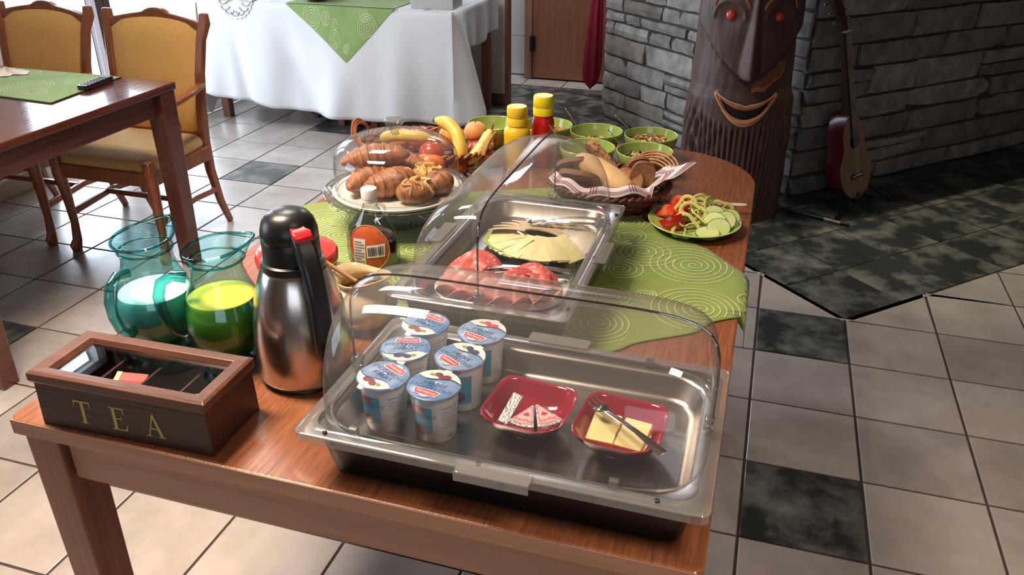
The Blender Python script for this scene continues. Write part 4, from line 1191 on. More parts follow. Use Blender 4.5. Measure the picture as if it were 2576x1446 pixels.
yogurt('blue lidded yogurt cup with lid lettering upside down, behind the cherry cup', -0.4690, -2.005, 0, BLUEB, radians(-185), radians(150), 0.6)
yogurt('blue lidded yogurt cup farthest left, a brown chocolate picture on its peeling lid', -0.5560, -1.930, 0, CHOC, radians(-40), radians(-20), 1.2)
yogurt('blue lidded yogurt cup with strawberries on its lid, rightmost of the back cups', -0.4620, -1.926, 0, STRAW, radians(-190), radians(163), 0.3)

# ---------------------------------------------------------------- crimson square dishes
def sq_dish(label, x, y, rz):
    t = thing('dish', label, 'bowl', (x, y, FLZ), rz=rz, group='crimson square dishes')
    def rr(a, z, e):
        return [Vector((a * (abs(cos(q)) ** e) * (1 if cos(q) > 0 else -1), a * (abs(sin(q)) ** e) * (1 if sin(q) > 0 else -1), z + .004 * (abs(sin(2 * q)) ** 2) * (a > .05))) for q in [2 * pi * k / 64 for k in range(64)]]
    outer = [rr(.026, 0, .8), rr(.027, .003, .8), rr(.036, .009, .62), rr(.052, .022, .5), rr(.060, .038, .47), rr(.0615, .042, .46)]
    inner = [rr(.0595, .0425, .46), rr(.056, .038, .47), rr(.048, .023, .5), rr(.036, .0125, .6), rr(.012, .0100, .9), rr(.001, .0098, 1)]
    G().rings(outer + inner, True, True).obj('body', RED_CER, t, angle=70)
    return t
sq_dish('crimson square dish holding foil wrapped cheese triangles', -0.352, -2.040, radians(-5))
sq_dish('crimson square dish holding butter pats and a small fork', -0.2190, -2.043, radians(-4))
BUTTER = mat('pale_yellow_butter', (0.80, 0.68, 0.30), 0.45, vary=0.04, sss=0.25)
for i, (x, y, z, rz, lab) in enumerate(((-0.241, -2.040, 0.024, radians(-6), 'pale butter pat under the fork head in the right crimson dish'), (-0.199, -2.044, 0.024, radians(-12), 'pale butter pat under the fork handle in the right crimson dish'))):
    o = G().rings([ring(rrect(.0195, .025, .002), 0), ring(rrect(.020, .0255, .002), .001), ring(rrect(.020, .0255, .002), .010), ring(rrect(.0195, .025, .002), .011)]).obj('butter_pat', BUTTER, None, loc=(x, y, FLZ + z - .006), rot=(radians(16), radians(-3), rz))
    tag(o, lab, 'butter', 'butter pats in the crimson dish')
def fork(t, L, w, tines, m=CHROME, bend=.006):
    """local: head towards -x, handle towards +x"""
    hd = L * 0.36
    g = G()
    prof = [(0.0, .0030), (hd * .15, .0042), (L * .30, .0042), (L * .55, .0045), (L * .80, .0068), (L * .97, .0082), (L, .0060)]
    rg = []
    for q, ww in prof:
        z = .004 * sin(pi * min(1, q / L) * .9) + .002
        rg.append([Vector((q, ww, z)), Vector((q, 0, z + .0014)), Vector((q, -ww, z)), Vector((q, 0, z - .0012))])
    g.rings(rg).obj('handle', m, t, angle=60)
    g = G(); k = hd * .45
    g.add([Vector(p) for p in ((0, .0030, .0020), (0, -.0030, .0020), (-k * .5, w * .42, .000), (-k * .5, -w * .42, .000), (-k, w * .5, .0005), (-k, -w * .5, .0005))], [(0, 1, 3, 2), (2, 3, 5, 4)])
    g.obj('head', m, t, solid=0.0014, off=0)
    for i in range(tines):
        yy = -w * .5 + w * (i + .5) / tines; ww = w / tines * .30
        G().tube([(-k * .95, yy, .0005), (-k * 1.6, yy, .0015), (-hd, yy * .92, .0060)], [ww, ww * .8, ww * .35], 6, flat=.6).obj('tine', m, t)
    return t
t = thing('fork', 'small steel dessert fork resting on the butter in the crimson dish', 'fork', (-0.240, -2.034, FLZ + 0.0470))
t.rotation_euler = (radians(0), radians(-1), radians(-40))
fork(t, 0.115, 0.023, 3)
FOIL = mat('silver_foil', (0.72, 0.68, 0.68), 0.28, 0.85, bump=0.8, bscale=300, vary=0.15, vscale=60)
PINKL = mat('pink_label_print', (0.62, 0.30, 0.32), 0.4, vary=0.1, vscale=60)
def wedge(label, x, y, z, rz, R=.055, tilt=0, stand=False):
    t = thing('cheese_triangle', label, 'cheese', (x, y, z), group='cheese triangles in the crimson dish', rot=(tilt, 0, rz) if not stand else (radians(82), radians(0), rz))
    a = radians(22)
    ol = [(0.002, .002), (0.002, -.002)] + [(R * cos(q), R * sin(q)) for q in [-a + 2 * a * k / 8 for k in range(9)]]
    G().prism(ol, 0, .013).obj('foil', FOIL, t, smooth=False, bevel=0.0015)
    c = [((px - .032) * .80 + .032, py * .78) for px, py in ol]
    G().prism(c, .0130, .0133).obj('printed_label', PINKL, t, smooth=False)
    G().prism([((px - .032) * .70 + .032, py * .66) for px, py in ol], .0133, .0135).obj('label_centre', mat('pale_pink_print', (0.74, 0.46, 0.46), 0.4), t, smooth=False)
    me = text_mesh('Karička', .0080); M = Matrix.Translation((.0420, 0, .0139)) @ Matrix.Rotation(pi / 2, 4, 'Z')
    for v in me.vertices: v.co = M @ v.co
    mesh_obj('lettering', me, PRINT_R, t, smooth=False)
    G().prism([(.022, 0), (.030, -.0055), (.032, 0), (.030, .0055)], .0135, .0138).obj('emblem', PRINT_R, t, smooth=False)
    return t
wedge('foil cheese triangle lying flat at the front, wide label edge nearest the viewer', -0.3505, -2.020, FLZ + .0155, radians(-96), tilt=0)
wedge('foil cheese triangle lying flat with its label turned to the right', -0.3480, -2.018, FLZ + .0165, radians(-50), tilt=0)
o = G(); 
t = thing('cheese_stick', 'silver foil wrapped cheese piece standing against the left side of the crimson dish', 'cheese', (-0.380, -2.043, FLZ + .024), rot=(radians(24), radians(14), radians(-6)))
G().rings([ring(rrect(.0075, .026, .001), 0), ring(rrect(.0080, .0265, .001), .001), ring(rrect(.0080, .0265, .001), .012), ring(rrect(.007, .025, .001), .0135)]).obj('foil', FOIL, t)

# ================================================================ TEA BOX
t = thing('tea_box', 'dark wooden box lettered TEA in gold with a glass lid', 'box', (-0.938, -2.134, TZ), rz=radians(1.5))
W, Dp, H = 0.150, 0.063, 0.078
def taper(w0, d0, w1, d1, z0, z1, m, name, par=None, th=None):
    g = G(); g.rings([ring([(w0, d0), (-w0, d0), (-w0, -d0), (w0, -d0)], z0), ring([(w1, d1), (-w1, d1), (-w1, -d1), (w1, -d1)], z1)])
    return g.obj(name, m, par or t, smooth=False, bevel=0.0015)
g = G()
q = lambda a, b_: [(a, b_), (-a, b_), (-a, -b_), (a, -b_)]
g.rings([ring(q(W, Dp), 0), ring(q(W - .002, Dp - .002), H), ring(q(W - .010, Dp - .010), H), ring(q(W - .008, Dp - .008), .008)], True, True)
g.obj('body', WOOD_TEA, t, smooth=False, bevel=0.0012)
lid = G()
o_, i_ = q(W + .001, Dp + .001), q(W - .026, Dp - .022)
lid.rings([ring(o_, H), ring(q(W + .003, Dp + .003), H + .004), ring(q(W + .003, Dp + .003), H + .016), ring(q(W - .002, Dp - .002), H + .019), ring(q(W - .020, Dp - .017), H + .018), ring(i_, H + .010), ring(i_, H)], False, False)
lid.f.append(tuple()) if False else None
L_ = lid.obj('lid', WOOD_LID, t, smooth=False, bevel=0.001)
G().box(-(W - .027), W - .027, -(Dp - .023), Dp - .023, H + .0085, H + .0100).obj('glass', clear('box_lid_glass', (0.92, 0.92, 0.92), (0.8, 0.8, 0.8), 0.07, 0.01), L_, smooth=False)
for x in (-.070, 0.0, .070):
    G().box(x - .002, x + .002, -(Dp - .010), Dp - .010, .008, H - .012).obj('divider', WOOD_TEA, t, smooth=False)
GOLD = mat('gold_letter_paint', (0.50, 0.40, 0.13), 0.45, vary=0.2, vscale=60)
def serif(ch):
    """letter outlines as lists of quads, unit height, drawn in x, z"""
    B = []
    bar_ = lambda x0, x1, z0, z1: B.append([(x0, z0), (x1, z0), (x1, z1), (x0, z1)])
    if ch == 'T':
        bar_(-.07, .07, .04, 1); bar_(-.38, .38, .93, 1); bar_(-.16, .16, 0, .05)
        B.append([(-.38, .93), (-.33, .93), (-.36, .74), (-.39, .74)]); B.append([(.33, .93), (.38, .93), (.39, .74), (.36, .74)])
    if ch == 'E':
        bar_(-.24, -.10, 0, 1); bar_(-.34, .30, .945, 1); bar_(-.34, .34, 0, .055); bar_(-.10, .16, .49, .54)
        B.append([(.25, .945), (.30, .945), (.32, .76), (.29, .76)]); B.append([(.28, .055), (.34, .055), (.39, .26), (.36, .26)]); bar_(.135, .16, .41, .62)
    if ch == 'A':
        B.append([(-.035, .98), (.02, 1.02), (.37, .03), (.22, .03)]); B.append([(-.035, .98), (.00, .90), (-.26, .03), (-.31, .03)])
        bar_(-.20, .18, .33, .385); bar_(-.40, -.16, 0, .045); bar_(.13, .46, 0, .045)
    return B
for ch_, xc in (('T', -.0680), ('E', -.0060), ('A', .0560)):
    g = G()
    for qd in serif(ch_):
        pts = []
        for x, z in qd:
            X = xc + x * .038; Z = .017 + z * .040
            yy = -(Dp - .002 * Z / H) - .0006
            pts.append((X, yy, Z))
        k = [Vector(p) for p in pts] + [Vector(p) + Vector((0, .001, 0)) for p in pts]
        g.add(k, [(0, 1, 2, 3), (7, 6, 5, 4), (0, 4, 5, 1), (1, 5, 6, 2), (2, 6, 7, 3), (3, 7, 4, 0)])
    g.obj('letter', GOLD, t, smooth=False)
def teabag(label, x, y, rz, m, tilt=.5, k=0):
    b_ = thing('tea_bag', label, 'tea bag', (x, y, TZ + .046), rot=(tilt, .12, rz), group='tea bags in the tea box')
    G().box(-.024, .024, -.018, .018, .006, .010).obj('envelope', m, b_, smooth=False, bevel=0.001)
    G().box(-.024, -.016, -.018, .018, .0101, .0106).obj('printed_edge', mat('cream_envelope_paper', (0.75, 0.66, 0.50), 0.7), b_, smooth=False)
teabag('red and cream tea bag envelope in the second compartment of the tea box', -0.975, -2.128, radians(18), mat('red_tea_envelope', (0.50, 0.07, 0.05), 0.5, vary=0.2), .25)
teabag('second red tea bag lying below the red and cream one in the tea box', -0.973, -2.142, radians(8), mat('red_tea_envelope', (0.5, 0.07, 0.05)), .0)
teabag('cream tea bag envelope at the right end of the tea box', -0.828, -2.140, radians(40), mat('cream_tea_envelope', (0.70, 0.60, 0.46), 0.6, vary=0.15), .35)

# ================================================================ GLASS JUGS
def jug(label, x, y, rz, liquid, level, topm, s=1.0):
    t = thing('jug', label, 'jug', (x, y, TZ + 0.004), rz=rz, group='teal glass jugs')
    P = [(0.030, 0.0), (0.047, 0.002), (0.050, 0.010), (0.046, 0.018), (0.054, 0.030), (0.064, 0.050), (0.068, 0.072), (0.066, 0.095), (0.058, 0.122), (0.048, 0.146), (0.0425, 0.166), (0.042, 0.180), (0.0455, 0.196), (0.0505, 0.208)]
    def prof_r(z):
        for (r0, z0), (r1, z1) in zip(P, P[1:]):
            if z0 <= z <= z1: return r0 + (r1 - r0) * (z - z0) / (z1 - z0 + 1e-9)
        return P[-1][0]
    n = 48; rg = []
    zs = [p_[1] for p_ in P[3:]]
    zz = [0.018 + (0.208 - 0.018) * k / 40 for k in range(41)]
    def pt(a, z, dr=0.0):
        r = prof_r(z) + dr
        spout = math.exp(-((((a + pi) % (2 * pi)) - pi) / 0.42) ** 2) * sm(0.178, 0.210, z)
        back = sm(0.190, 0.208, z)
        return Vector(((r + 0.015 * spout) * cos(a), (r + 0.015 * spout) * sin(a), z + 0.006 * spout * back + 0.006 * back * cos(a)))
    g = G(); g.rings([[pt(2 * pi * k / n, z) for k in range(n)] for z in zz], False, False)
    g.obj('glass', GLASS_TEAL, t, angle=80)
    G().tube([pt(2 * pi * k / n, 0.208, 0.0005) for k in range(n + 1)], 0.0026, 8).obj('rim', GLASS_TEAL_T, t)
    G().tube([pt(2 * pi * k / n, 0.186, 0.0010) for k in range(n + 1)], 0.0022, 8).obj('collar', GLASS_TEAL_T, t)
    G().lathe([(0, 0), (.046, 0), (.0495, .004), (.0495, .011), (.045, .018), (.0, .019)], 48).obj('foot', GLASS_TEAL_T, t)
    zz2 = [0.0185 + (level - 0.0185) * k / 20 for k in range(21)]
    g = G(); g.rings([[pt(2 * pi * k / n, z, -.0022) for k in range(n)] for z in zz2], False, False)
    g.obj('inner_glass', GLASS_TEAL, t, angle=80)
    # liquid
    lp = [(0.001, 0.021)] + [(prof_r(z) - 0.0035, z) for z in [0.0215 + (level - 0.0215) * k / 16 for k in range(17)]]
    G().lathe(lp + [(0.001, level + .0001)], 48).obj('liquid', liquid, t, angle=60)
    G().lathe([(0.0005, level + .0004), (prof_r(level) - 0.004, level + .0004), (prof_r(level) - 0.004, level + .0002)], 48).obj('liquid_surface', topm, t)
    # handle on the side away from the spout
    hp = [(-0.050, 0, 0.160), (-0.072, 0, 0.166), (-0.090, 0, 0.156), (-0.098, 0, 0.132), (-0.097, 0, 0.104), (-0.090, 0, 0.078), (-0.080, 0, 0.062), (-0.070, 0, 0.056), (-0.064, 0, 0.060)]
    G().tube(hp, [.0085, .0078, .0075, .0075, .0075, .0072, .0068, .0070, .0085], 12, flat=1.25, up=(0, 1, 0)).obj('handle', GLASS_TEAL_T, t)
    return t
MILK = mat('milk_behind_teal', (0.36, 0.80, 0.80), 0.4, vary=0.02)
MILK_T = mat('milk', (0.86, 0.86, 0.78), 0.3, vary=0.02)
JUICE = mat('orange_juice', (0.88, 0.55, 0.05), 0.35, vary=0.05)
JUICE_T = mat('juice_surface', (0.85, 0.50, 0.06), 0.25, vary=0.05)
jug('teal glass jug half full of milk, left of the two jugs', -1.060, -1.945, radians(88), MILK_T, 0.108, MILK_T)
jug('teal glass jug of yellow green juice beside the steel flask', -0.9215, -1.945, radians(36), JUICE, 0.118, JUICE_T)
t = thing('plate', 'clear glass plate under the milk jug at the table edge', 'plate', (-1.055, -1.925, TZ))
G().lathe([(0, 0), (.050, 0), (.075, .0018), (.082, .0030), (.082, .0038), (.074, .0034), (.05, .0030), (0, .0030)], 48).obj('body', GLASS_THICK, t)
G().tube([(0.082 * cos(2 * pi * k / 48), 0.082 * sin(2 * pi * k / 48), .0036) for k in range(49)], .0012, 6).obj('rim', GLASS_THICK, t)

# ================================================================ VACUUM FLASK
t = thing('vacuum_flask', 'brushed steel vacuum flask with black top, black handle and red button', 'flask', (-0.772, -1.948, TZ), rz=radians(-38))
G().lathe([(0, 0), (.070, 0), (.072, .003), (.071, .007), (0, .007)], 64).obj('base_ring', BLACK_SOFT, t)
prof = [(.0715, .006), (.0765, .010), (.0785, .016), (.0785, .060), (.0770, .095), (.0735, .125), (.0675, .155), (.0600, .180), (.0535, .197), (.0495, .204)]
G().lathe([(0.001, .006)] + prof + [(.045, .206), (.001, .206)], 72).obj('body', STEEL, t, angle=60)
G().lathe([(0.001, .200), (.0500, .200), (.0510, .206), (.0500, .214), (.0455, .216), (.0450, .222), (.0450, .250), (.0440, .252), (.0450, .254), (.0445, .266), (.0405, .280), (.0320, .291), (.018, .297), (.001, .298)], 64).obj('stopper', BLACK_SOFT, t, angle=50)
# pouring lip opposite the handle
G().rings([[Vector((-.040 - .012 * k, yy * (1 - .3 * k), z_)) for yy, z_ in ((-.016, .256), (.016, .256), (.014, .268), (-.014, .268))] for k in (0, 1)]).obj('spout', BLACK_SOFT, t, bevel=0.003)
hp = [(.030, 0, .262), (.050, 0, .262), (.066, 0, .248), (.080, 0, .222), (.090, 0, .190), (.096, 0, .155), (.098, 0, .120), (.096, 0, .092), (.093, 0, .072)]
G().beam(hp, [.026, .030, .032, .031, .030, .030, .030, .028, .020], [.030, .030, .024, .022, .021, .020, .020, .020, .014], side=(0, 1, 0)).obj('handle', BLACK_SOFT, t, bevel=0.006, seg=3)
G().tube([(.062, 0, .236), (.070, 0, .200), (.078, 0, .17)], .008, 8).obj('handle_rib', BLACK_SOFT, t)
def but(u, v):
    return None
bt = [(.012, .282), (.022, .289), (.032, .284), (.042, .279), (.055, .280), (.066, .273)]
rg = []
for (x, z), ww in zip(bt, (.013, .014, .0125, .012, .015, .013)):
    rg.append([Vector((x, ww, z)), Vector((x, -ww, z)), Vector((x, -ww, z - .009)), Vector((x, ww, z - .009))])
G().rings(rg).obj('button', RED_PL, t, bevel=0.002)

# ================================================================ RED TIN, HONEY POT, SYRUP
t = thing('tin', 'round glossy red tin lid showing behind the steel flask', 'tin', (-0.965, -1.640, TZ + .0035))
G().lathe([(0, 0), (.078, 0), (.080, .002), (.080, .050), (0, .050)], 56).obj('body', mat('dark_red_tin', (0.30, 0.02, 0.02), 0.3, coat=0.4, vary=0.2), t)
G().lathe([(.0825, .040), (.0840, .042), (.0840, .058), (.080, .064), (.066, .068), (0, .070)], 56).obj('lid', mat('glossy_red_enamel', (0.50, 0.035, 0.035), 0.18, coat=0.6, vary=0.08), t)

t = thing('honey_pot', 'cream ceramic honey pot with a wide open mouth, beside the steel flask', 'pot', (-0.750, -1.768, TZ + .0035)); t.scale = (.88, .88, .86)
n = 56; rg = []
def hp_(prof): return [[Vector(((r + 0.006 * (z > .098) * cos(2 * a)) * cos(a), (r + .006 * (z > .098) * cos(2 * a)) * sin(a), z + (0.007 * cos(2 * a + .6) if z > .10 else 0))) for a in [2 * pi * k / n for k in range(n)]] for r, z in prof]
G().rings(hp_([(.042, .000), (.045, .003), (.060, .015), (.070, .038), (.071, .055), (.062, .078), (.050, .092), (.048, .098), (.054, .108), (.058, .115), (.0565, .116), (.050, .108), (.044, .098), (.045, .092), (.055, .072), (.055, .055), (.02, .050), (.001, .050)]), True, True).obj('body', CREAM_CER, t, angle=70)
G().lathe([(0, .0755), (.051, .0755), (.051, .0750)], 40).obj('honey', mat('dark_honey', (0.16, 0.07, 0.012), 0.1, coat=0.5), t)
t = thing('honey_dipper', 'wooden honey dipper leaning in the cream honey pot', 'dipper', (-0.758, -1.768, TZ + .0700))
G().tube([(0.018, 0.006, 0.0), (-.030, -.008, .036), (-.064, -.016, .060)], [.0040, .0040, .0046], 10).obj('handle', mat('pale_dipper_wood', (0.48, 0.27, 0.13), 0.5, vary=0.15), t)
G().ball((-.068, -.017, .063), .0115, 16, 10).obj('knob', mat('pale_dipper_wood', (0.48, 0.27, 0.13)), t)

t = thing('syrup_bottle', 'clear glass bottle of dark syrup with an orange oval label and white cap', 'bottle', (-0.842, -1.538, TZ + .0035), rz=radians(-12))
def oval(r, z, fl=0.62): return [Vector((r * cos(a), r * fl * sin(a), z)) for a in [2 * pi * k / 48 for k in range(48)]]
BP = [(.050, 0, .60), (.059, .004, .60), (.063, .012, .60), (.064, .040, .60), (.062, .066, .60), (.054, .090, .62), (.037, .108, .70), (.024, .124, .85), (.016, .134, 1), (.0145, .142, 1), (.0145, .160, 1)]
G().rings([oval(r, z, f_) for r, z, f_ in BP], True, False).obj('glass', BOTTLE_GL, t, angle=80)
G().rings([oval(r - .003, z, f_) for r, z, f_ in [(.050, .003, .6), (.058, .008, .6), (.060, .014, .60), (.061, .040, .60), (.0595, .066, .60), (.0545, .078, .60), (.0001, .0782, .6)]], True, False).obj('syrup', mat('dark_maple_syrup', (0.035, 0.010, 0.006), 0.08, coat=0.5), t, angle=60)
G().lathe([(.0155, .146), (.0165, .147), (.0165, .152), (.0150, .153), (.0168, .154), (.0172, .172), (.0160, .175), (0, .1755)], 36).obj('cap', WHITE_PL, t)
G().tube([(.030, 0, .118), (.040, 0, .130), (.036, 0, .143), (.022, 0, .145), (.015, 0, .14)], .003, 8).obj('loop_handle', GLASS_THICK, t)
def lab(rx, rz_, cz, lift, sx0=0.0):
    def f(u, v):
        a = 2 * pi * u; x = sx0 + rx * v * cos(a); z = cz + rz_ * v * sin(a)
        r_ = None
        for (r0, z0, f0), (r1, z1, f1) in zip(BP, BP[1:]):
            if z0 <= z <= z1:
                k = (z - z0) / (z1 - z0); r_ = r0 + (r1 - r0) * k; fl = f0 + (f1 - f0) * k
        if r_ is None: r_, fl = BP[1][0], .6
        q = max(-.98, min(.98, x / r_))
        return (x, -(r_ * fl * sqrt(1 - q * q)) - lift, z)
    return f
ORL = mat('orange_label', (0.46, 0.10, 0.02), 0.4, col2=(0.34, 0.05, 0.015), vscale=25)
G().grid(lab(.0450, .050, .054, .0008, .012), 40, 6).obj('label', ORL, t)
G().tube([Vector(lab(.0450, .050, .054, .0014, .012)(k / 48, 1)) for k in range(49)], .0008, 5).obj('label_border', mat('tan_label_border', (0.55, 0.30, 0.16), 0.5), t)
def lq(x0, x1, z0, z1, sk, lift):
    f = lab(1, 1, 0, lift)
    def h(u, v):
        x = x0 + (x1 - x0) * u; z = z0 + (z1 - z0) * v + sk * (u - .5)
        rr = hypot(x, z); return f(atan2(z, x) / (2 * pi), rr)
    return h
G().grid(lq(-.022, .010, .008, .074, .004, .0014), 6, 4).obj('paper_sticker', mat('grey_white_sticker', (0.55, 0.53, 0.50), 0.6), t)
G().grid(lq(.013, .050, .038, .066, .008, .0014), 6, 4).obj('barcode_sticker', mat('white_sticker', (0.66, 0.66, 0.64), 0.6), t)
g = G(); random.seed(5)
x = .0125
while x < .039:
    w_ = random.choice((.0006, .0012, .0018)); u0 = (x - .010) / .032
    g.grid(lambda u, v: lq(.013, .050, .038, .066, .008, .0019)(u0 + u * w_ / .032, .15 + .7 * v), 1, 2); x += w_ + random.choice((.0008, .0014))
g.obj('barcode_lines', PRINT_K, t, smooth=False)
g = G()
for i in range(9):
    z_ = .92 - i * .095
    g.grid(lambda u, v: lq(-.022, .010, .008, .074, .004, .0019)(.08 + u * (.84 if i % 3 else .6), z_ - .035 * v), 4, 1)
g.obj('printed_lines', mat('grey_print', (0.2, 0.2, 0.2), 0.6), t, smooth=False)
# ================================================================ CAKE STAND WITH GLASS DOME
SX, SY = -0.89, -1.297
t = thing('cake_stand', 'glass pedestal cake stand with a white rimmed plate under a glass dome of pastries', 'cake stand', (SX, SY, TZ + .0035))
G().lathe([(.060, 0), (.062, .003), (.050, .010), (.024, .022), (.018, .036), (.022, .052), (.045, .062), (.10, .068)], 56).obj('pedestal', GLASS_THICK, t)
g = G(); g.capb = False; g.capt = False
g.lathe([(.02, .070), (.150, .071), (.166, .076), (.1735, .083), (.1735, .086), (.164, .080), (.150, .0765), (.02, .076)], 72).obj('glass_plate', GLASS_THICK, t)
G().tube([(.1735 * cos(2 * pi * k / 72), .1735 * sin(2 * pi * k / 72), .0845) for k in range(73)], .0018, 6).obj('plate_rim', GLASS_THICK, t)
G().lathe([(0, .0775), (.140, .0775), (.149, .080), (.1535, .0865), (.1515, .088), (.143, .0845), (.02, .0840), (0, .0840)], 72).obj('white_disc', WHITE_CER, t)
G().ball((-.045, -.163, .079), .008, 14, 8).obj('glass_foot', GLASS_THICK, t)
t = thing('glass_dome', 'clear glass cloche with a round knob covering the pastries', 'cloche', (SX, SY, TZ + .0035))
DP = [(.1440, .0905), (.1465, .0915), (.1467, .120), (.1462, .148), (.1435, .168), (.1350, .185), (.118, .199), (.090, .209), (.055, .214), (.025, .216), (.010, .2165)]
g = G(); g.capb = False; g.capt = True
g.lathe(DP, 80).obj('dome', GLASS, t, sub=1)
G().tube([(.1455 * cos(2 * pi * k / 80), .1455 * sin(2 * pi * k / 80), .0915) for k in range(81)], .0016, 6).obj('dome_edge', GLASS_THICK, t)
G().lathe([(0, .216), (.011, .216), (.009, .221), (.010, .228), (.017, .236), (.0225, .243), (.0225, .248), (.018, .2515), (.010, .250), (0, .249)], 36).obj('knob', GLASS_THICK, t)
SZ = TZ + .0035 + .0842

# pastries ---------------------------------------------------------
CROI = mat('baked_croissant_crust', (0.46, 0.185, 0.07), 0.42, col2=(0.15, 0.040, 0.016), vscale=12, bump=1.0, bscale=30, stretch=(9, 1.2, 1.2), detail=6, lo=0.3, hi=0.75)
CRUMB = mat('pale_pastry_crumb', (0.72, 0.42, 0.13), 0.6, col2=(0.50, 0.22, 0.06), vscale=40, bump=0.5, bscale=120)
CHEESE_B = mat('baked_cheese', (0.78, 0.50, 0.16), 0.4, col2=(0.50, 0.16, 0.04), vscale=45, bump=0.6, bscale=120, lo=.35, hi=.75)
def croissant(label, loc, rz, L=.085, R=.033, tilt=0.0, curve=.35, rx=0.0):
    t = thing('croissant', label, 'croissant', loc, rot=(rx, tilt, rz), group='croissants under the glass dome')
    n = 60; rg = []
    for i in range(n + 1):
        k = -1 + 2 * i / n
        env = max(0.02, (1 - abs(k) ** 2.1)) ** 0.62
        step = 1 - 0.17 * ((abs(k) * 4.2 + .15) % 1.0)
        r = R * env * step
        cx = L * k; cy = -curve * L * k * k
        tdir = Vector((1, -2 * curve * k, 0)).normalized(); nd = Vector((-tdir.y, tdir.x, 0))
        rg.append([Vector((cx, cy, R * .92)) + nd * (r * cos(a)) + Vector((0, 0, max(-R * .90, r * .95 * sin(a)))) for a in [2 * pi * q / 28 + k * 1.2 for q in range(28)]])
    G().rings(rg).obj('crust', CROI, t, angle=70)
    return t
croissant('long croissant at the left edge of the glass dome, pointing to the viewer', (-0.948, -1.330, SZ), radians(62), .074, .031)
croissant('plump croissant in the middle front under the dome', (-0.878, -1.350, SZ), radians(-120), .070, .037, curve=.25)
croissant('croissant lying on top behind the left one under the dome', (-0.945, -1.285, SZ + .040), radians(24), .080, .033, tilt=radians(-6))
croissant('croissant at the back of the glass dome, partly hidden by the others', (-0.915, -1.215, SZ), radians(5), .075, .034)
def bun(label, loc, rz, a=.050, b_=.032, m=CROI, streak=True):
    t = thing('bun', label, 'bun', loc, rot=(0, 0, rz), group='buns under the glass dome')
    rg = []
    for j in range(14):
        f = j / 13; ang = -pi / 2 + pi * f
        rr = max(.02, cos(ang)) ** .75; z = .026 + .026 * sin(ang)
        rg.append([Vector((a * rr * cos(q) * (1 + .05 * sin(3 * q)), b_ * rr * sin(q) * (1 + .06 * cos(4 * q)), z + .002 * sin(5 * q) * (z > .03))) for q in [2 * pi * k / 36 for k in range(36)]])
    G().rings(rg).obj('crust', m, t, sub=1)
    if streak:
        for k, (x, w_) in enumerate(((-.022, .010), (.002, .012), (.024, .009))):
            pth = []
            for i in range(13):
                y = -b_ * .86 + b_ * 1.72 * i / 12; q = (x + .008 * sin(i * .9 + k)) / a
                zz = .026 + .0275 * sqrt(max(0, 1 - (y / b_) ** 2 - q * q)) if (y / b_) ** 2 + q * q < 1 else .028
                pth.append((x + .008 * sin(i * .9 + k), y, zz))
            G().tube(pth, [w_ * .35 + w_ * .35 * sin(pi * i / 12) for i in range(13)], 8, flat=.5, up=(0, 0, 1)).obj('melted_cheese', CHEESE_B, t)
    return t
bun('cheese topped bun at the front right under the dome', (-0.811, -1.370, SZ), radians(40), .046, .032)
bun('round brown bun at the right edge under the dome', (-0.784, -1.300, SZ), radians(70), .042, .034, streak=False)
bun('golden cheese bun behind the front buns under the dome', (-0.822, -1.268, SZ), radians(-10), .050, .030, m=mat('olive_gold_crust', (0.52, 0.36, 0.09), 0.5, col2=(0.40, 0.20, 0.05), vscale=26, bump=.5))
bun('wrapped orange red pastry at the back right under the dome', (-0.862, -1.200, SZ), radians(20), .052, .034, m=mat('orange_red_wrapper', (0.60, 0.09, 0.05), 0.3, col2=(0.72, 0.28, 0.05), vscale=18, lo=.4, hi=.7), streak=False)

# ================================================================ FRUIT BASKET
WICK = mat('brown_wicker', (0.34, 0.12, 0.035), 0.45, col2=(0.20, 0.06, 0.02), vscale=60, bump=.3, bscale=200)
WICK2 = mat('honey_wicker', (0.45, 0.20, 0.07), 0.45, col2=(0.30, 0.11, 0.035), vscale=60, bump=.3, bscale=200)
WICK3 = mat('reddish_split_wicker', (0.15, 0.045, 0.03), 0.5, col2=(0.09, 0.025, 0.018), vscale=60, bump=.3, bscale=200)
def basket(t, a0, b0, a1, b1, h, m, rows=9, stakes=26, rw=.0034, sw=.0030, wide=1.0, open_=False):
    g = G()
    def P(ang, f, out=0.0):
        a = a0 + (a1 - a0) * f ** .8; b_ = b0 + (b1 - b0) * f ** .8
        return Vector(((a + out) * cos(ang), (b_ + out) * sin(ang), .004 + h * f))
    for s in range(stakes):
        ang = 2 * pi * s / stakes
        g.tube([P(ang, k / 6) for k in range(7)], sw, 6)
    gw = G(); N = stakes * 6
    for r in range(rows):
        f = (r + .5) / rows
        pts = [P(2 * pi * k / N, f, .0042 * sin(stakes * pi * k / N + pi * (r % 2)) ) for k in range(N + 1)]
        gw.tube(pts, rw, 6, flat=wide)
    o1 = g.obj('stakes', m, t); o1['kind'] = 'stuff'
    o2 = gw.obj('weave', m, t); o2['kind'] = 'stuff'
    # twisted rim
    for ph in (0, pi):
        G().tube([P(2 * pi * k / 160, 1.0) + Vector((.0045 * cos(24 * 2 * pi * k / 160 + ph) * cos(2 * pi * k / 160), .0045 * cos(24 * 2 * pi * k / 160 + ph) * sin(2 * pi * k / 160), .004 * sin(24 * 2 * pi * k / 160 + ph))) for k in range(161)], .0045, 7).obj('rim', m, t)
    G().lathe([(0, 0), (1, 0), (1, .005), (0, .005)], 40, sx=a0, sy=b0).obj('bottom', m, t)
t = thing('fruit_basket', 'brown wicker fruit basket with loop handles behind the glass dome', 'basket', (-0.995, -0.885, TZ))
basket(t, .125, .085, .195, .135, .062, WICK, rows=7, stakes=26, rw=.0042, sw=.0036)
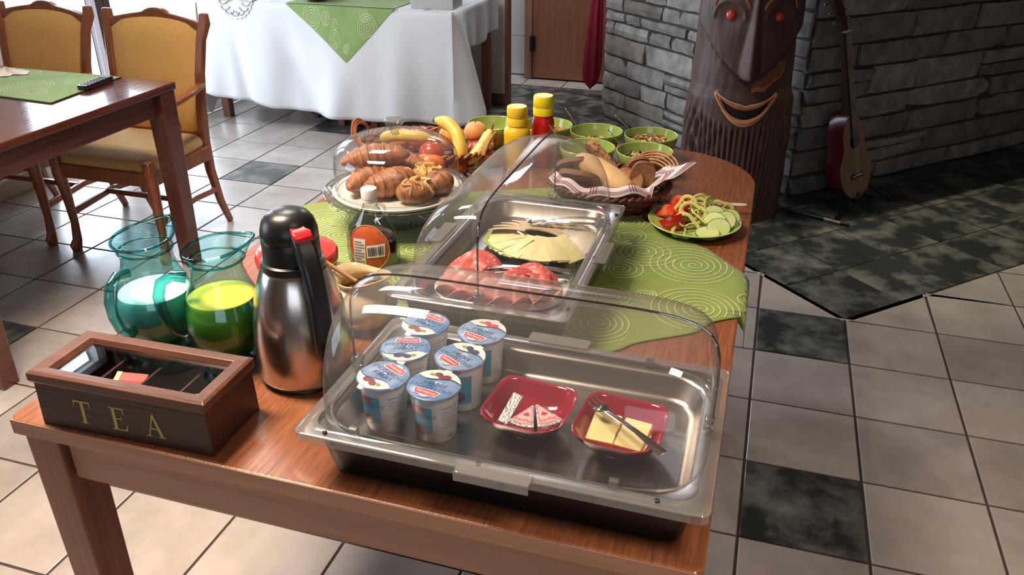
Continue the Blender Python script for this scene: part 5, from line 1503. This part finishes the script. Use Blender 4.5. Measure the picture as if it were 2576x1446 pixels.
for s in (-1, 1):
    for q in range(3):
        pth = []
        for k in range(15):
            u = -1 + 2 * k / 14
            pth.append((s * (.190 + .014 * (1 - u * u) + .004 * q), .050 * u * (1 + .05 * q), .064 + (.040 + .005 * q) * (1 - u * u) ** .7))
        G().tube(pth, .0038, 7).obj('handle', WICK2 if s > 0 else WICK, t)
def banana(label, path, rad, m):
    t = thing('banana', label, 'banana', path[0], group='bananas in the fruit basket')
    P0 = Vector(path[0]); pts = []
    n = 24
    A, B_, C_ = [Vector(p) - P0 for p in path]
    for k in range(n + 1):
        u = k / n; pts.append(A * ((1 - u) * (1 - 2 * u)) + B_ * (4 * u * (1 - u)) + C_ * (u * (2 * u - 1)))
    rr = [rad * (0.30 + .70 * min(1, (u / .16) ** .8)) * (1 if u < .82 else max(.26, 1 - ((u - .82) / .18) ** 1.2 * .74)) for u in [k / n for k in range(n + 1)]]
    G().tube(pts, rr, 7).obj('peel', m, t, sub=1)
    e = (pts[-1] - pts[-2]).normalized()
    G().tube([pts[-1] - e * .004, pts[-1] + e * .014], [rad * .28, rad * .22], 8).obj('stem', mat('brown_banana_stem', (0.16, 0.10, 0.03), 0.6), t)
    G().ball(pts[0], rad * .30, 8, 6).obj('tip', mat('dark_banana_tip', (0.05, 0.03, 0.02), 0.6), t)
    return t
BAN = mat('ripe_banana_peel', (0.78, 0.55, 0.10), 0.38, col2=(0.66, 0.42, 0.06), vscale=14, sss=.1)
BAN2 = mat('spotted_banana_peel', (0.72, 0.62, 0.18), 0.4, col2=(0.30, 0.20, 0.05), vscale=34, lo=.55, hi=.72)
banana('ripe yellow banana arching over the right half of the fruit basket', [(-0.955, -0.90, .908), (-0.882, -0.925, .885), (-0.860, -0.965, .800)], .021, BAN)
banana('spotted yellow green banana standing upright against the basket handle', [(-0.845, -0.945, .808), (-0.812, -0.915, .850), (-0.795, -0.885, .893)], .019, BAN2)
banana('second banana lying low across the left half of the fruit basket', [(-1.12, -0.90, .835), (-1.04, -0.95, .872), (-0.94, -0.93, .862)], .019, BAN)
def fruit(kind, label, c, r, m, stem=True, sc=(1, 1, .92)):
    t = thing(kind, label, kind, (c[0], c[1], c[2] - r * sc[2]), group='round fruit in the basket')
    rg = []
    for j in range(17):
        a = -pi / 2 + pi * j / 16; rr = r * cos(a) * (1.0 - .06 * sin(a)); z = r * sc[2] * (1 + sin(a)) - .14 * r * math.exp(-(rr / (r * .35)) ** 2) * (1 if a > 0 else -0.6)
        rg.append([Vector((max(rr, 1e-4) * cos(q), max(rr, 1e-4) * sin(q), z)) for q in [2 * pi * k / 28 for k in range(28)]])
    G().rings(rg).obj('skin', m, t, angle=80)
    if stem: G().tube([(0, 0, r * sc[2] * 1.80), (.002, 0, r * sc[2] * 2.1)], .0015, 6).obj('stem', mat('brown_stem', (0.1, 0.05, 0.02), 0.7), t)
    return t
PEACH = mat('orange_peach_skin', (0.70, 0.33, 0.10), 0.55, col2=(0.60, 0.17, 0.06), vscale=12, sheen=.3)
RAPP = mat('red_apple_skin', (0.42, 0.045, 0.025), 0.3, col2=(0.55, 0.16, 0.05), vscale=14, coat=.3)
fruit('peach', 'orange peach behind the arching banana', (-0.858, -0.838, .868), .032, PEACH)
fruit('apple', 'red apple right of the banana base in the fruit basket', (-0.835, -0.888, .830), .030, RAPP)
fruit('apple', 'dark red apple low at the right front of the basket', (-0.870, -0.955, .806), .028, RAPP)
fruit('apple', 'red apple in the middle of the basket seen through the glass dome', (-0.945, -0.955, .835), .034, RAPP)
fruit('apple', 'red apple in the left half of the basket seen through the dome', (-1.015, -0.870, .845), .036, RAPP)
fruit('peach', 'orange peach near the left end of the fruit basket', (-1.085, -0.850, .830), .034, PEACH)
fruit('orange', 'orange at the far side of the fruit basket', (-0.945, -0.810, .835), .036, mat('orange_peel', (0.75, 0.26, 0.03), 0.45, bump=.3, bscale=220, vary=.1), stem=False, sc=(1, 1, 1))

# ================================================================ GREEN BOWLS
def mk_bowl(label):
    t = thing('cereal_bowl', label, 'bowl', (0, 0, TZ), group='lime green bowls at the far end of the buffet')
    G().lathe([(0, 0), (.038, 0), (.040, .004), (.038, .006), (.054, .016), (.067, .034), (.074, .054), (.0772, .070), (.0766, .0722), (.0745, .0715), (.071, .054), (.064, .036), (.050, .018), (.02, .011), (0, .010)], 64).obj('body', GREEN_CER, t, angle=60)
    G().tube([(.0762 * cos(2 * pi * k / 64), .0762 * sin(2 * pi * k / 64), .0716) for k in range(65)], .0013, 6).obj('rim', mat('pale_green_rim_glaze', (0.50, 0.62, 0.20), 0.15, coat=.5), t)
    return t
BW = [(-0.866, -0.655, 'lime green bowl behind the fruit basket handle, empty looking'),
      (-0.706, -0.622, 'lime green bowl of orange flakes just right of the red squeeze bottle'),
      (-0.550, -0.641, 'lime green bowl of muesli in the middle of the back row'),
      (-0.390, -0.632, 'lime green bowl of flakes at the right end of the back row'),
      (-0.542, -0.799, 'lime green bowl in the front row, half hidden by the display case and bread'),
      (-0.384, -0.786, 'lime green bowl of seeds and nuts at the right end of the front row')]
proto = mk_bowl(BW[0][2]); proto.location = (BW[0][0], BW[0][1], TZ)
for x, y, l in BW[1:]: dup(proto, (x, y, TZ), label=l)
rs = random.Random(3)
def fill(label, cx, cy, zt, r, cols, size, n, shape='flake'):
    """a heap of loose cereal nobody could count"""
    g = G()
    def mound(u, v):
        a = 2 * pi * u; q = r * v
        return (cx + q * cos(a), cy + q * sin(a), TZ + zt + .006 * (1 - v * v) + .002 * sin(a * 7 + q * 200) * v)
    g.grid(mound, 32, 8)
    base = g.obj('cereal', cols[0], None)
    tag(base, label, 'cereal', kind='stuff')
    for ci, m in enumerate(cols):
        g = G()
        for _ in range(n):
            a = rs.uniform(0, 2 * pi); q = r * sqrt(rs.random()) * .97
            c = Vector((cx + q * cos(a), cy + q * sin(a), TZ + zt + .0075 * (1 - (q / r) ** 2) + rs.uniform(.0, .004)))
            M = Matrix.Rotation(rs.uniform(0, 6.3), 4, 'Z') @ Matrix.Rotation(rs.uniform(-.8, .8), 4, 'X') @ Matrix.Rotation(rs.uniform(-.8, .8), 4, 'Y')
            s = size * rs.uniform(.6, 1.2); h = s * (.18 if shape == 'flake' else .55)
            vs = [c + M @ Vector(p) for p in ((s, 0, 0), (s * .2, s * .75, h * .4), (-s * .9, s * .2, 0), (-s * .2, -s * .8, h * .3), (0, 0, h), (0, 0, -h))]
            g.add(vs, [(0, 1, 4), (1, 2, 4), (2, 3, 4), (3, 0, 4), (1, 0, 5), (2, 1, 5), (3, 2, 5), (0, 3, 5)])
        o = g.obj('pieces', m, base, smooth=False); o['kind'] = 'stuff'
    return base
OAT = mat('toasted_oat_flake', (0.56, 0.34, 0.12), 0.7, vary=.3, vscale=60)
OAT2 = mat('pale_oat_flake', (0.66, 0.46, 0.22), 0.7, vary=.2, vscale=60)
BRAN = mat('brown_bran', (0.26, 0.11, 0.035), 0.7, vary=.3, vscale=60)
ORF = mat('orange_corn_flake', (0.66, 0.26, 0.05), 0.6, vary=.3, vscale=60)
SEED = mat('dark_raisin', (0.035, 0.02, 0.012), 0.5)
NUT = mat('pale_green_seed', (0.50, 0.42, 0.16), 0.6, vary=.2, vscale=60)
fill('orange corn flakes in the bowl beside the red squeeze bottle', -0.706, -0.622, .046, .066, [ORF, OAT], .008, 90)
fill('muesli in the middle bowl of the back row', -0.550, -0.641, .034, .058, [OAT, OAT2, BRAN], .007, 90)
fill('mixed flakes heaped in the rightmost bowl of the back row', -0.390, -0.632, .046, .066, [OAT2, OAT, BRAN], .010, 90)
fill('pale muesli in the half hidden bowl of the front row', -0.542, -0.799, .030, .056, [OAT2, OAT], .007, 60)
fill('dark raisins and pale seeds in the rightmost bowl of the front row', -0.384, -0.786, .044, .066, [NUT, SEED, OAT2], .0075, 70, 'seed')
fill('pale puffed cereal in the bowl behind the fruit basket', -0.866, -0.655, .030, .055, [OAT2, OAT], .007, 50)

def spoon(label, p0, p1, sag=.012):
    t = thing('spoon', label, 'spoon', p0, group='spoons standing in the cereal bowls')
    A = Vector((0, 0, 0)); B_ = Vector(p1) - Vector(p0); n = 14
    pts = [A + B_ * (k / n) + Vector((0, 0, sag * sin(pi * (k / n) ** .6) * (1 if k else 0) * -1 + .0)) for k in range(n + 1)]
    side = B_.cross(Vector((0, 0, 1))).normalized()
    G().beam(pts, [.003 + .0045 * (k / n) ** 2 for k in range(n + 1)], [.0022] * (n + 1), side=side).obj('handle', CHROME, t, bevel=.0007)
    G().ball(A - B_.normalized() * .014, .018, 16, 8, (1, .62, .25), M=Matrix.Rotation(atan2(B_.y, B_.x), 3, 'Z')).obj('bowl', CHROME, t)
    return t
spoon('spoon standing in the middle bowl of the back row', (-0.570, -0.638, .820), (-0.634, -0.690, .914))
spoon('spoon standing in the rightmost bowl of the back row', (-0.400, -0.625, .826), (-0.490, -0.680, .903))
spoon('spoon leaning left out of the half hidden front row bowl', (-0.575, -0.800, .816), (-0.650, -0.815, .900))
spoon('spoon standing in the rightmost bowl of the front row', (-0.408, -0.780, .824), (-0.488, -0.805, .899))

# ================================================================ SQUEEZE BOTTLES
def squeeze(label, x, y, body, cap, R, H, rc, hc):
    t = thing('squeeze_bottle', label, 'bottle', (x, y, TZ))
    hb = H - hc
    G().lathe([(0, 0), (R * .92, 0), (R, .004), (R, hb * .55), (R * .96, hb * .68), (R * .99, hb * .82), (R * .90, hb * .93), (rc * .92, hb - .003), (rc * .9, hb + .004), (0, hb + .004)], 48).obj('body', body, t, angle=50)
    G().lathe([(rc * .96, hb), (rc, hb + .001), (rc, hb + hc * .40), (rc * .975, hb + hc * .42), (rc, hb + hc * .44), (rc * .98, H - .003), (rc * .93, H), (0, H)], 40).obj('cap', cap, t, angle=40)
    return t
squeeze('yellow mustard squeeze bottle with a yellow flip cap', -0.735, -0.838, YELLOW_PL, mat('deep_yellow_cap', (0.80, 0.55, 0.03), .35), .0375, .180, .0285, .052)
squeeze('red ketchup squeeze bottle with a lemon yellow cap', -0.676, -0.780, KETCHUP, YELLOW_CAP, .0325, .200, .0285, .054)

# ================================================================ BREAD BASKET
BX, BY = -0.435, -1.035
t = thing('bread_basket', 'dark reddish woven bread basket lined with a striped kitchen towel', 'basket', (BX, BY, TZ + .002))
basket(t, .095, .080, .150, .128, .058, WICK3, rows=6, stakes=24, rw=.0045, sw=.0042, wide=.6)
for q in range(5):
    pth = []
    for k in range(17):
        u = -1 + 2 * k / 16; ang = radians(42) + u * .55
        rr = (.150 + .006 * q, .128 + .006 * q)
        pth.append((rr[0] * cos(ang), rr[1] * sin(ang), .060 + .012 * q * .5 + .030 * (1 - u * u) ** .7))
    G().tube(pth, .0030, 6).obj('handle', WICK2, t)
TOW = mat('white_kitchen_towel', (0.72, 0.64, 0.66), 0.9, vary=.08, vscale=20, bump=.2, bscale=500)
STR = mat('burgundy_stripe', (0.20, 0.045, 0.085), 0.85)
t = thing('kitchen_towel', 'white kitchen towel with burgundy stripes spilling over the bread basket rim', 'towel', (BX, BY, TZ + .002))
def towel(u, v):
    a = -pi * 0.86 + 1.04 * pi * u          # around the front half
    rim = 1.0
    f = v * 1.0
    A1, B1 = .152, .130
    r = .50 + .49 * f
    z = .030 + .058 * min(1, f / .8) ** .8
    over = max(0, (f - .80) / .20)
    wv = .006 * sin(a * 5 + 1) + .005 * sin(a * 11)
    z += wv * f - .018 * over * (1 if cos(a - radians(18)) < .55 else -.6)
    rr = r + .035 * over
    x = A1 * rr * cos(a); y = B1 * rr * sin(a)
    # corner thrown out to the right
    w_ = math.exp(-((a - radians(12)) / .30) ** 2) * max(0, (f - .55) / .45)
    x += .058 * w_; z += .018 * w_ + .008 * sin(f * 16) * w_
    return Vector((x, y, z))
G().grid(towel, 110, 26).obj('cloth', TOW, t, solid=.0016, angle=70)
g = G()
for v0 in (.66, .70, .74, .90, .94):
    g.grid(lambda u, v: towel(u, v0 + .014 * v) + Vector((towel(u, v0).x * .012, towel(u, v0).y * .012, .0022)), 110, 1)
for u0 in [.06, .075, .09, .30, .315, .33, .50, .515, .53, .72, .735, .75, .93]:
    g.grid(lambda u, v: towel(u0 + .004 * u, .10 + .88 * v) + Vector((0, 0, .0022)), 1, 24)
g.obj('stripes', STR, t)
RYE = mat('rye_bread_crumb', (0.36, 0.175, 0.075), 0.85, col2=(0.24, 0.10, 0.04), vscale=45, bump=.9, bscale=130, lo=.4, hi=.7)
SEEDC = mat('seeded_crust', (0.33, 0.16, 0.07), 0.8, col2=(0.09, 0.04, 0.02), vscale=70, bump=.8, bscale=140, lo=.5, hi=.62)
CRUST = mat('brown_crust', (0.22, 0.09, 0.035), 0.7, vary=.2, vscale=40)
def slice_(label, loc, rot, a, b_, th, m, m2):
    t = thing('bread_slice', label, 'bread', loc, rot=rot, group='bread slices in the basket')
    ol = []
    for k in range(32):
        q = 2 * pi * k / 32; ol.append((a * abs(cos(q)) ** .75 * (1 if cos(q) > 0 else -1), b_ * (abs(sin(q)) ** .6 * (1 if sin(q) > 0 else -1)) * (1.0 if sin(q) > 0 else .8)))
    G().rings([[Vector((x, -th / 2, z)) for x, z in ol], [Vector((x * 1.02, 0, z * 1.02)) for x, z in ol], [Vector((x, th / 2, z)) for x, z in ol]]).obj('crust', m2, t)
    for s in (-1, 1):
        G().rings([[Vector((x * .95, s * (th / 2 + .0004), z * .95)) for x, z in ol], [Vector((x * .1, s * (th / 2 + .0012), z * .1)) for x, z in ol]], False, True).obj('crumb', m, t)
    return t
slice_('tall seeded bread slice leaning in the middle of the bread basket', (-0.462, -0.985, TZ + .098), (radians(25), radians(35), radians(-28)), .062, .026, .022, SEEDC, SEEDC)
slice_('rye bread slice standing upright at the right of the basket, cut face to the front', (-0.352, -1.040, TZ + .082), (radians(8), radians(8), radians(18)), .030, .045, .012, RYE, CRUST)
slice_('rye bread slice just behind the upright one', (-0.366, -1.010, TZ + .084), (radians(12), radians(-5), radians(28)), .032, .044, .012, RYE, CRUST)
slice_('rye slice lying low in the right of the basket', (-0.385, -1.050, TZ + .066), (radians(-30), radians(5), radians(-20)), .040, .040, .012, RYE, CRUST)
slice_('rye slice leaning behind the left end of the display case', (-0.520, -1.030, TZ + .085), (radians(35), radians(-10), radians(10)), .050, .042, .013, RYE, CRUST)
slice_('rye slice on top at the left of the basket seen through the clear cover', (-0.500, -1.075, TZ + .078), (radians(50), radians(0), radians(-8)), .052, .040, .013, RYE, CRUST)
slice_('second seeded slice lying beneath the tall one', (-0.440, -1.015, TZ + .070), (radians(40), radians(25), radians(-28)), .055, .030, .014, SEEDC, CRUST)
t = thing('bread_roll', 'long pale white bread roll lying across the bread basket', 'bread', (-0.443, -1.052, TZ + .088), rot=(0, radians(18), radians(-22)))
rg = []
for i in range(33):
    k = -1 + 2 * i / 32; r = .028 * max(.03, 1 - abs(k) ** 2.6) ** .5
    rg.append([Vector((.090 * k, r * cos(a) * 1.15, r * sin(a))) for a in [2 * pi * q / 24 for q in range(24)]])
G().rings(rg).obj('crust', mat('pale_bread_crust', (0.72, 0.50, 0.26), 0.6, col2=(0.60, 0.36, 0.16), vscale=10, bump=.2), t, angle=80)

# ================================================================ VEGETABLE PLATE
VX, VY = -0.209, -1.120
t = thing('plate', 'round lime green plate of cut vegetables on the right edge of the green cloth', 'plate', (VX, VY, TZ + .0035))
G().lathe([(0, 0), (.060, 0), (.062, .003), (.085, .008), (.106, .0165), (.1085, .019), (.1070, .0205), (.084, .012), (.060, .0075), (0, .0070)], 72).obj('body', GREEN_PLATE, t, angle=50)
G().tube([(.1078 * cos(2 * pi * k / 72), .1078 * sin(2 * pi * k / 72), .0198) for k in range(73)], .0012, 6).obj('rim', mat('yellow_green_rim', (0.58, 0.66, 0.28), .2, coat=.4), t)
VZ = TZ + .0035 + .0075
TOM = mat('tomato_flesh', (0.60, 0.045, 0.02), 0.2, col2=(0.72, 0.20, 0.10), vscale=30, lo=.45, hi=.7, coat=.4)
TOMS = mat('tomato_skin', (0.55, 0.02, 0.012), 0.15, coat=.5, vary=.1)
def tomato(label, loc, rot, R=.036):
    t = thing('tomato_wedge', label, 'tomato', loc, rot=rot, group='tomato wedges on the vegetable plate')
    g = G(); h = radians(38)
    rg = []
    for i in range(13):
        th = pi * i / 12; arc = []
        for k in range(9):
            a = -h + 2 * h * k / 8
            arc.append(Vector((R * sin(th) * cos(a) * 1.0, R * sin(th) * sin(a), -R * cos(th) * .92)))
        rg.append(arc)
    g.rings(rg, False, False, closed=False)
    g.obj('skin', TOMS, t)
    g = G()
    for s in (-h, h):
        pts = [Vector((R * sin(pi * i / 12) * cos(s), R * sin(pi * i / 12) * sin(s), -R * cos(pi * i / 12) * .92)) for i in range(13)]
        g.add([Vector((R * .12, 0, 0))] + pts, [(0, i + 1, i + 2) for i in range(12)])
    g.obj('flesh', TOM, t, smooth=False)
    return t
tomato('large tomato wedge at the front left of the vegetable plate', (-0.272, -1.148, VZ + .020), (radians(82), radians(10), radians(-20)), .047)
tomato('tomato wedge behind the large one on the vegetable plate', (-0.262, -1.108, VZ + .022), (radians(95), radians(-20), radians(30)), .042)
tomato('tomato wedge at the back of the plate beside the fork tines', (-0.232, -1.088, VZ + .024), (radians(90), radians(15), radians(80)), .034)
tomato('lowest tomato wedge at the left rim of the plate', (-0.285, -1.125, VZ + .014), (radians(70), 0, radians(60)), .034)
PEP = mat('yellow_green_pepper', (0.68, 0.66, 0.22), 0.25, col2=(0.55, 0.58, 0.15), vscale=14, coat=.4, sss=.1)
def pepper(label, loc, rot, R=.026):
    t = thing('pepper_ring', label, 'pepper', loc, rot=rot, group='pepper rings on the vegetable plate')
    n = 60
    def rr(a): return R * (1 + .13 * cos(3 * a + .4) + .04 * cos(5 * a))
    G().tube([(rr(2 * pi * k / n) * cos(2 * pi * k / n), rr(2 * pi * k / n) * sin(2 * pi * k / n), 0) for k in range(n + 1)], .0030, 8, flat=1.5, up=(0, 0, 1)).obj('ring', PEP, t)
    for q in range(3):
        a = .4 + q * 2.09
        G().tube([(rr(a) * cos(a), rr(a) * sin(a), 0), (R * .45 * cos(a + .3), R * .45 * sin(a + .3), .001), (R * .12 * cos(a + .5), R * .12 * sin(a + .5), 0)], [.0024, .0018, .0022], 6).obj('rib', mat('pale_pepper_rib', (0.66, 0.64, 0.24), .3), t)
    return t
PR = [(-0.225, -1.178, .014, 62, 5, 10, 'pepper ring standing at the front of the vegetable plate beside the tomato'),
      (-0.215, -1.140, .030, 60, -12, 15, 'pepper ring leaning on the front one on the vegetable plate'),
      (-0.228, -1.118, .034, 75, 20, -20, 'pepper ring leaning on the tomato at the middle of the plate'),
      (-0.198, -1.105, .038, 80, 0, 30, 'pepper ring standing highest on the vegetable pile'),
      (-0.175, -1.095, .030, 70, 15, 60, 'pepper ring standing behind the cucumber slices'),
      (-0.200, -1.085, .022, 85, 0, -10, 'pepper ring at the back of the vegetable plate'),
      (-0.152, -1.085, .022, 60, -20, 40, 'pepper ring at the right rear of the vegetable plate'),
      (-0.190, -1.128, .024, 30, 10, 80, 'pepper ring lying flat in the middle of the vegetable pile')]
for x, y, z, rx, ry, rz, l in PR: pepper(l, (x, y, VZ + z), (radians(rx), radians(ry), radians(rz)), .0275)
CUC = mat('cucumber_flesh', (0.50, 0.62, 0.22), 0.25, col2=(0.62, 0.70, 0.34), vscale=20, coat=.3, sss=.1)
CUCS = mat('cucumber_skin', (0.10, 0.20, 0.02), 0.35, vary=.2)
def cucumber(label, loc, rot, R=.0245):
    t = thing('cucumber_slice', label, 'cucumber', loc, rot=rot, group='cucumber slices on the vegetable plate')
    G().lathe([(0, 0), (R * .94, 0), (R * .94, .005), (R * .4, .0054), (0, .0050)], 28, sx=1.15).obj('flesh', CUC, t, angle=40)
    g = G(); g.capb = g.capt = False
    g.lathe([(R * .94, -.0001), (R, .0006), (R, .0046), (R * .94, .0052)], 28, sx=1.15).obj('peel', CUCS, t)
    return t
CR = [(-0.172, -1.188, .006, 12, 0, 0, 'cucumber slice lying flat at the front rim of the plate'),
      (-0.150, -1.165, .014, 38, -10, 25, 'cucumber slice leaning right of the flat one'),
      (-0.160, -1.145, .020, 42, 12, -20, 'cucumber slice fanned behind the front two'),
      (-0.140, -1.135, .020, 45, -25, 30, 'cucumber slice leaning towards the right rim'),
      (-0.130, -1.115, .018, 40, -30, 50, 'cucumber slice at the right rim of the plate'),
      (-0.165, -1.120, .026, 50, 10, 0, 'cucumber slice on top of the fan beside the pepper')]
for x, y, z, rx, ry, rz, l in CR: cucumber(l, (x, y, VZ + z), (radians(rx), radians(ry), radians(rz)))
t = thing('serving_fork', 'steel serving fork with a pale flat handle lying behind the vegetables', 'fork', (-0.262, -1.040, TZ + .024))
t.rotation_euler = (0, radians(-1), radians(14))
g = G(); rg = []
for q, ww, z in ((0, .0035, .002), (.03, .003, .004), (.075, .0035, .005), (.105, .008, .003), (.150, .0095, .001), (.165, .0080, .001), (.172, .0035, .001)):
    rg.append([Vector((q, ww, z)), Vector((q, 0, z + .0018)), Vector((q, -ww, z)), Vector((q, 0, z - .0012))])
g.rings(rg).obj('handle', mat('satin_pale_steel', (0.72, 0.66, 0.64), .4, .3), t, angle=60)
G().add([Vector(p) for p in ((.002, .004, .002), (.002, -.004, .002), (-.012, .010, 0), (-.012, -.010, 0), (-.022, .011, 0), (-.022, -.011, 0))], [(0, 1, 3, 2), (2, 3, 5, 4)]).obj('head', CHROME, t, solid=.0014)
for i in range(4):
    yy = -.0085 + .0057 * i
    G().tube([(-.021, yy, 0), (-.040, yy, .003), (-.055, yy * .95, .008)], [.0017, .0014, .0007], 6, flat=.6).obj('tine', CHROME, t)
t = thing('spoon_rest', 'small white oval rest under the fork head behind the tomatoes', 'dish', (-0.275, -1.032, TZ + .0035))
G().lathe([(0, 0), (.024, 0), (.032, .008), (.0335, .012), (.031, .0115), (.022, .003), (0, .003)], 36, sx=1.3, sy=.6).obj('body', WHITE_CER, t)

# ================================================================ PLATES INSIDE THE REAR DISPLAY
def oval_plate(label, x, y, rz, a, b_, z=.0413, m=None):
    t = thing('oval_plate', label, 'plate', (x, y, TZ + z), rz=rz, group='oval plates in the rear display case')
    G().lathe([(0, 0), (.60, 0), (.62, .003), (.84, .010), (1.0, .018), (1.015, .020), (1.0, .0215), (.83, .0135), (.60, .0065), (0, .006)], 72, sx=a, sy=b_).obj('body', m or WHITE_CER, t, angle=50)
    return t
P1 = (-0.495, -1.425); P2 = (-0.513, -1.662)
oval_plate('pale green rimmed oval plate of sliced cheese at the far end of the rear display', P1[0], P1[1], radians(12), .128, .088, m=GREEN_PLATE)
oval_plate('white oval plate of salami and ham at the near end of the rear display', P2[0], P2[1], radians(10), .128, .095)
YCH = mat('yellow_cheese', (0.70, 0.64, 0.34), 0.4, vary=.06, sss=.15)
WCH = mat('white_cheese', (0.74, 0.68, 0.58), 0.4, vary=.05, sss=.15)
rs = random.Random(21)
ORD = ['first', 'second', 'third', 'fourth', 'fifth', 'sixth', 'seventh', 'eighth', 'ninth', 'tenth', 'eleventh', 'twelfth', 'thirteenth', 'fourteenth', 'fifteenth']
PZ1 = TZ + .0413 + .0150
def slab(name, label, cat, group, loc, rot, pts, th, m, bend=0.0):
    g = G(); n = 6
    rg = []
    L = pts[0]; Wd = pts[1]
    for i in range(n + 1):
        u = -.5 + i / n; z = bend * (1 - 4 * u * u)
        rg.append([Vector((L * u, Wd / 2, z)), Vector((L * u, -Wd / 2, z)), Vector((L * u, -Wd / 2, z + th)), Vector((L * u, Wd / 2, z + th))])
    o = g.rings(rg).obj(name, m, None, angle=50, loc=loc, rot=rot)
    return tag(o, label, cat, group)
for k in range(15):
    a = radians(-175 + k * 9.2); r = .066
    slab('cheese_slice', ORD[k] + ' yellow cheese slice from the left in the front fan of the cheese plate', 'cheese', 'yellow cheese slices fanned along the front of the plate',
         (P1[0] + r * 1.30 * cos(a), P1[1] + r * .92 * sin(a), PZ1 + .004 + k * .0004), (radians(rs.uniform(-8, 8)), radians(10 + rs.uniform(-3, 4)), a + rs.uniform(-.09, .09)), (.086, .040), .0024, YCH, .003)
for k in range(13):
    a = radians(-30 + k * 7.5); r = .072
    slab('cheese_slice', ORD[k] + ' white cheese slice of the right hand fan, counted from the front', 'cheese', 'white cheese slices fanned at the right of the plate',
         (P1[0] + r * 1.22 * cos(a), P1[1] + r * .80 * sin(a), PZ1 + .007 + (k % 3) * .0015), (radians(28), radians(6), a), (.062, .014), .0050, WCH, .004)
for k in range(9):
    a = radians(55 + k * 15); r = .066
    slab('cheese_slice', ORD[k] + ' smoked cheese slice from the right in the back fan of the cheese plate', 'cheese', 'smoked cheese slices fanned along the back of the plate',
         (P1[0] + r * 1.22 * cos(a), P1[1] + r * .82 * sin(a), PZ1 + .010 + k * .0006), (radians(14), radians(8), a), (.084, .036), .0022, mat('smoked_cheese', (0.62, 0.50, 0.34), .45, vary=.1), .004)
SAL = mat('salami_slice_meat', (0.50, 0.075, 0.06), 0.4, col2=(0.72, 0.36, 0.30), vscale=130, lo=.56, hi=.64, coat=.2)
SAL2 = mat('dark_salami_roll', (0.24, 0.018, 0.020), 0.35, vary=.3, vscale=60, coat=.2)
HAM = mat('pink_ham', (0.72, 0.36, 0.31), 0.4, col2=(0.64, 0.27, 0.23), vscale=18, coat=.2, sss=.1)
PZ2 = TZ + .0413 + .012
def round_slice(name, label, group, x, y, z, R, m, tilt, rz, fold=0.0, cat='sausage'):
    g = G(); rg = []
    for q in (0.0001, .35, .7, 1.0):
        rg.append([Vector((R * q * cos(a), R * q * sin(a), fold * (R * q * sin(a)) ** 2 / R * 2 + .0015 * sin(3 * a) * q)) for a in [2 * pi * k / 28 for k in range(28)]])
    o = g.rings(rg, False, False).obj(name, m, None, solid=.0016, loc=(x, y, z), rot=(tilt, 0, rz))
    return tag(o, label, cat, group)
SLAB = ['lower salami slice at the right, under the topmost one', 'rightmost salami slice at the rim of the meat plate', 'salami slice just right of the rolled slices', 'leftmost salami slice at the rim of the meat plate', 'salami slice at the back left of the meat plate', 'topmost salami slice of the right hand pile on the meat plate']
for k, (dx, dy, dz, tl, rz) in enumerate(((.058, .010, .010, 6, 10), (.068, -.012, .008, 4, 30), (.040, .012, .013, 10, -20), (-.075, .020, .012, 8, 0), (-.060, .032, .014, 12, 20), (.050, -.005, .016, 5, 60))):
    round_slice('salami_slice', SLAB[k], 'salami slices on the meat plate', P2[0] + dx, P2[1] + dy, PZ2 + dz, .050, SAL, radians(tl), radians(rz), .2)
for k, (dx, dy) in enumerate(((-.085, -.040), (-.058, -.056), (-.028, -.064), (.004, -.068), (.036, -.064), (.066, -.052), (.088, -.036))):
    round_slice('ham_slice', ORD[k] + ' folded pink ham slice from the left along the front of the meat plate', 'ham slices along the front of the meat plate', P2[0] + dx, P2[1] + dy, PZ2 + .008 + .001 * k, .033, HAM, radians(10), radians(k * 14), .55)
for k, (dx, dy, rz, lab_) in enumerate(((-.004, .020, 60, 'dark salami slice rolled up in the middle of the meat plate'), (.022, .012, 35, 'dark rolled salami slice right beside the middle roll'))):
    t = thing('salami_roll', lab_, 'sausage', (P2[0] + dx, P2[1] + dy, PZ2 + .016), rot=(radians(80), 0, radians(rz)))
    g = G(); pr = []
    g.grid(lambda u, v: ((.006 + .012 * u) * cos(7 * u) * (1 + .5 * v), (.006 + .012 * u) * sin(7 * u) * (1 + .5 * v), -.02 + .042 * v), 40, 6)
    g.obj('slice', SAL2, t, solid=.0012)
def tongs(label, x, y, z, rz):
    t = thing('serving_tongs', label, 'tongs', (x, y, z), rz=rz)
    for s in (-1, 1):
        G().beam([(-.075, 0, .012 if s > 0 else .004), (-.03, s * .010, .012), (.04, s * .016, .010), (.085, s * .013, .004)], [.012, .009, .012, .020], [.0015] * 4, side=(0, 1, 0)).obj('arm', CHROME, t, bevel=.0005)
    G().tube([(-.075, 0, .012), (-.082, 0, .008), (-.075, 0, .004)], .004, 8).obj('spring', CHROME, t)
tongs('shiny steel tongs lying across the meat plate', P2[0] + .030, P2[1] + .055, TZ + .0413 + .024, radians(12))
tongs('shiny steel tongs lying over the back of the cheese plate', P1[0] + .035, P1[1] + .045, TZ + .0413 + .040, radians(18))
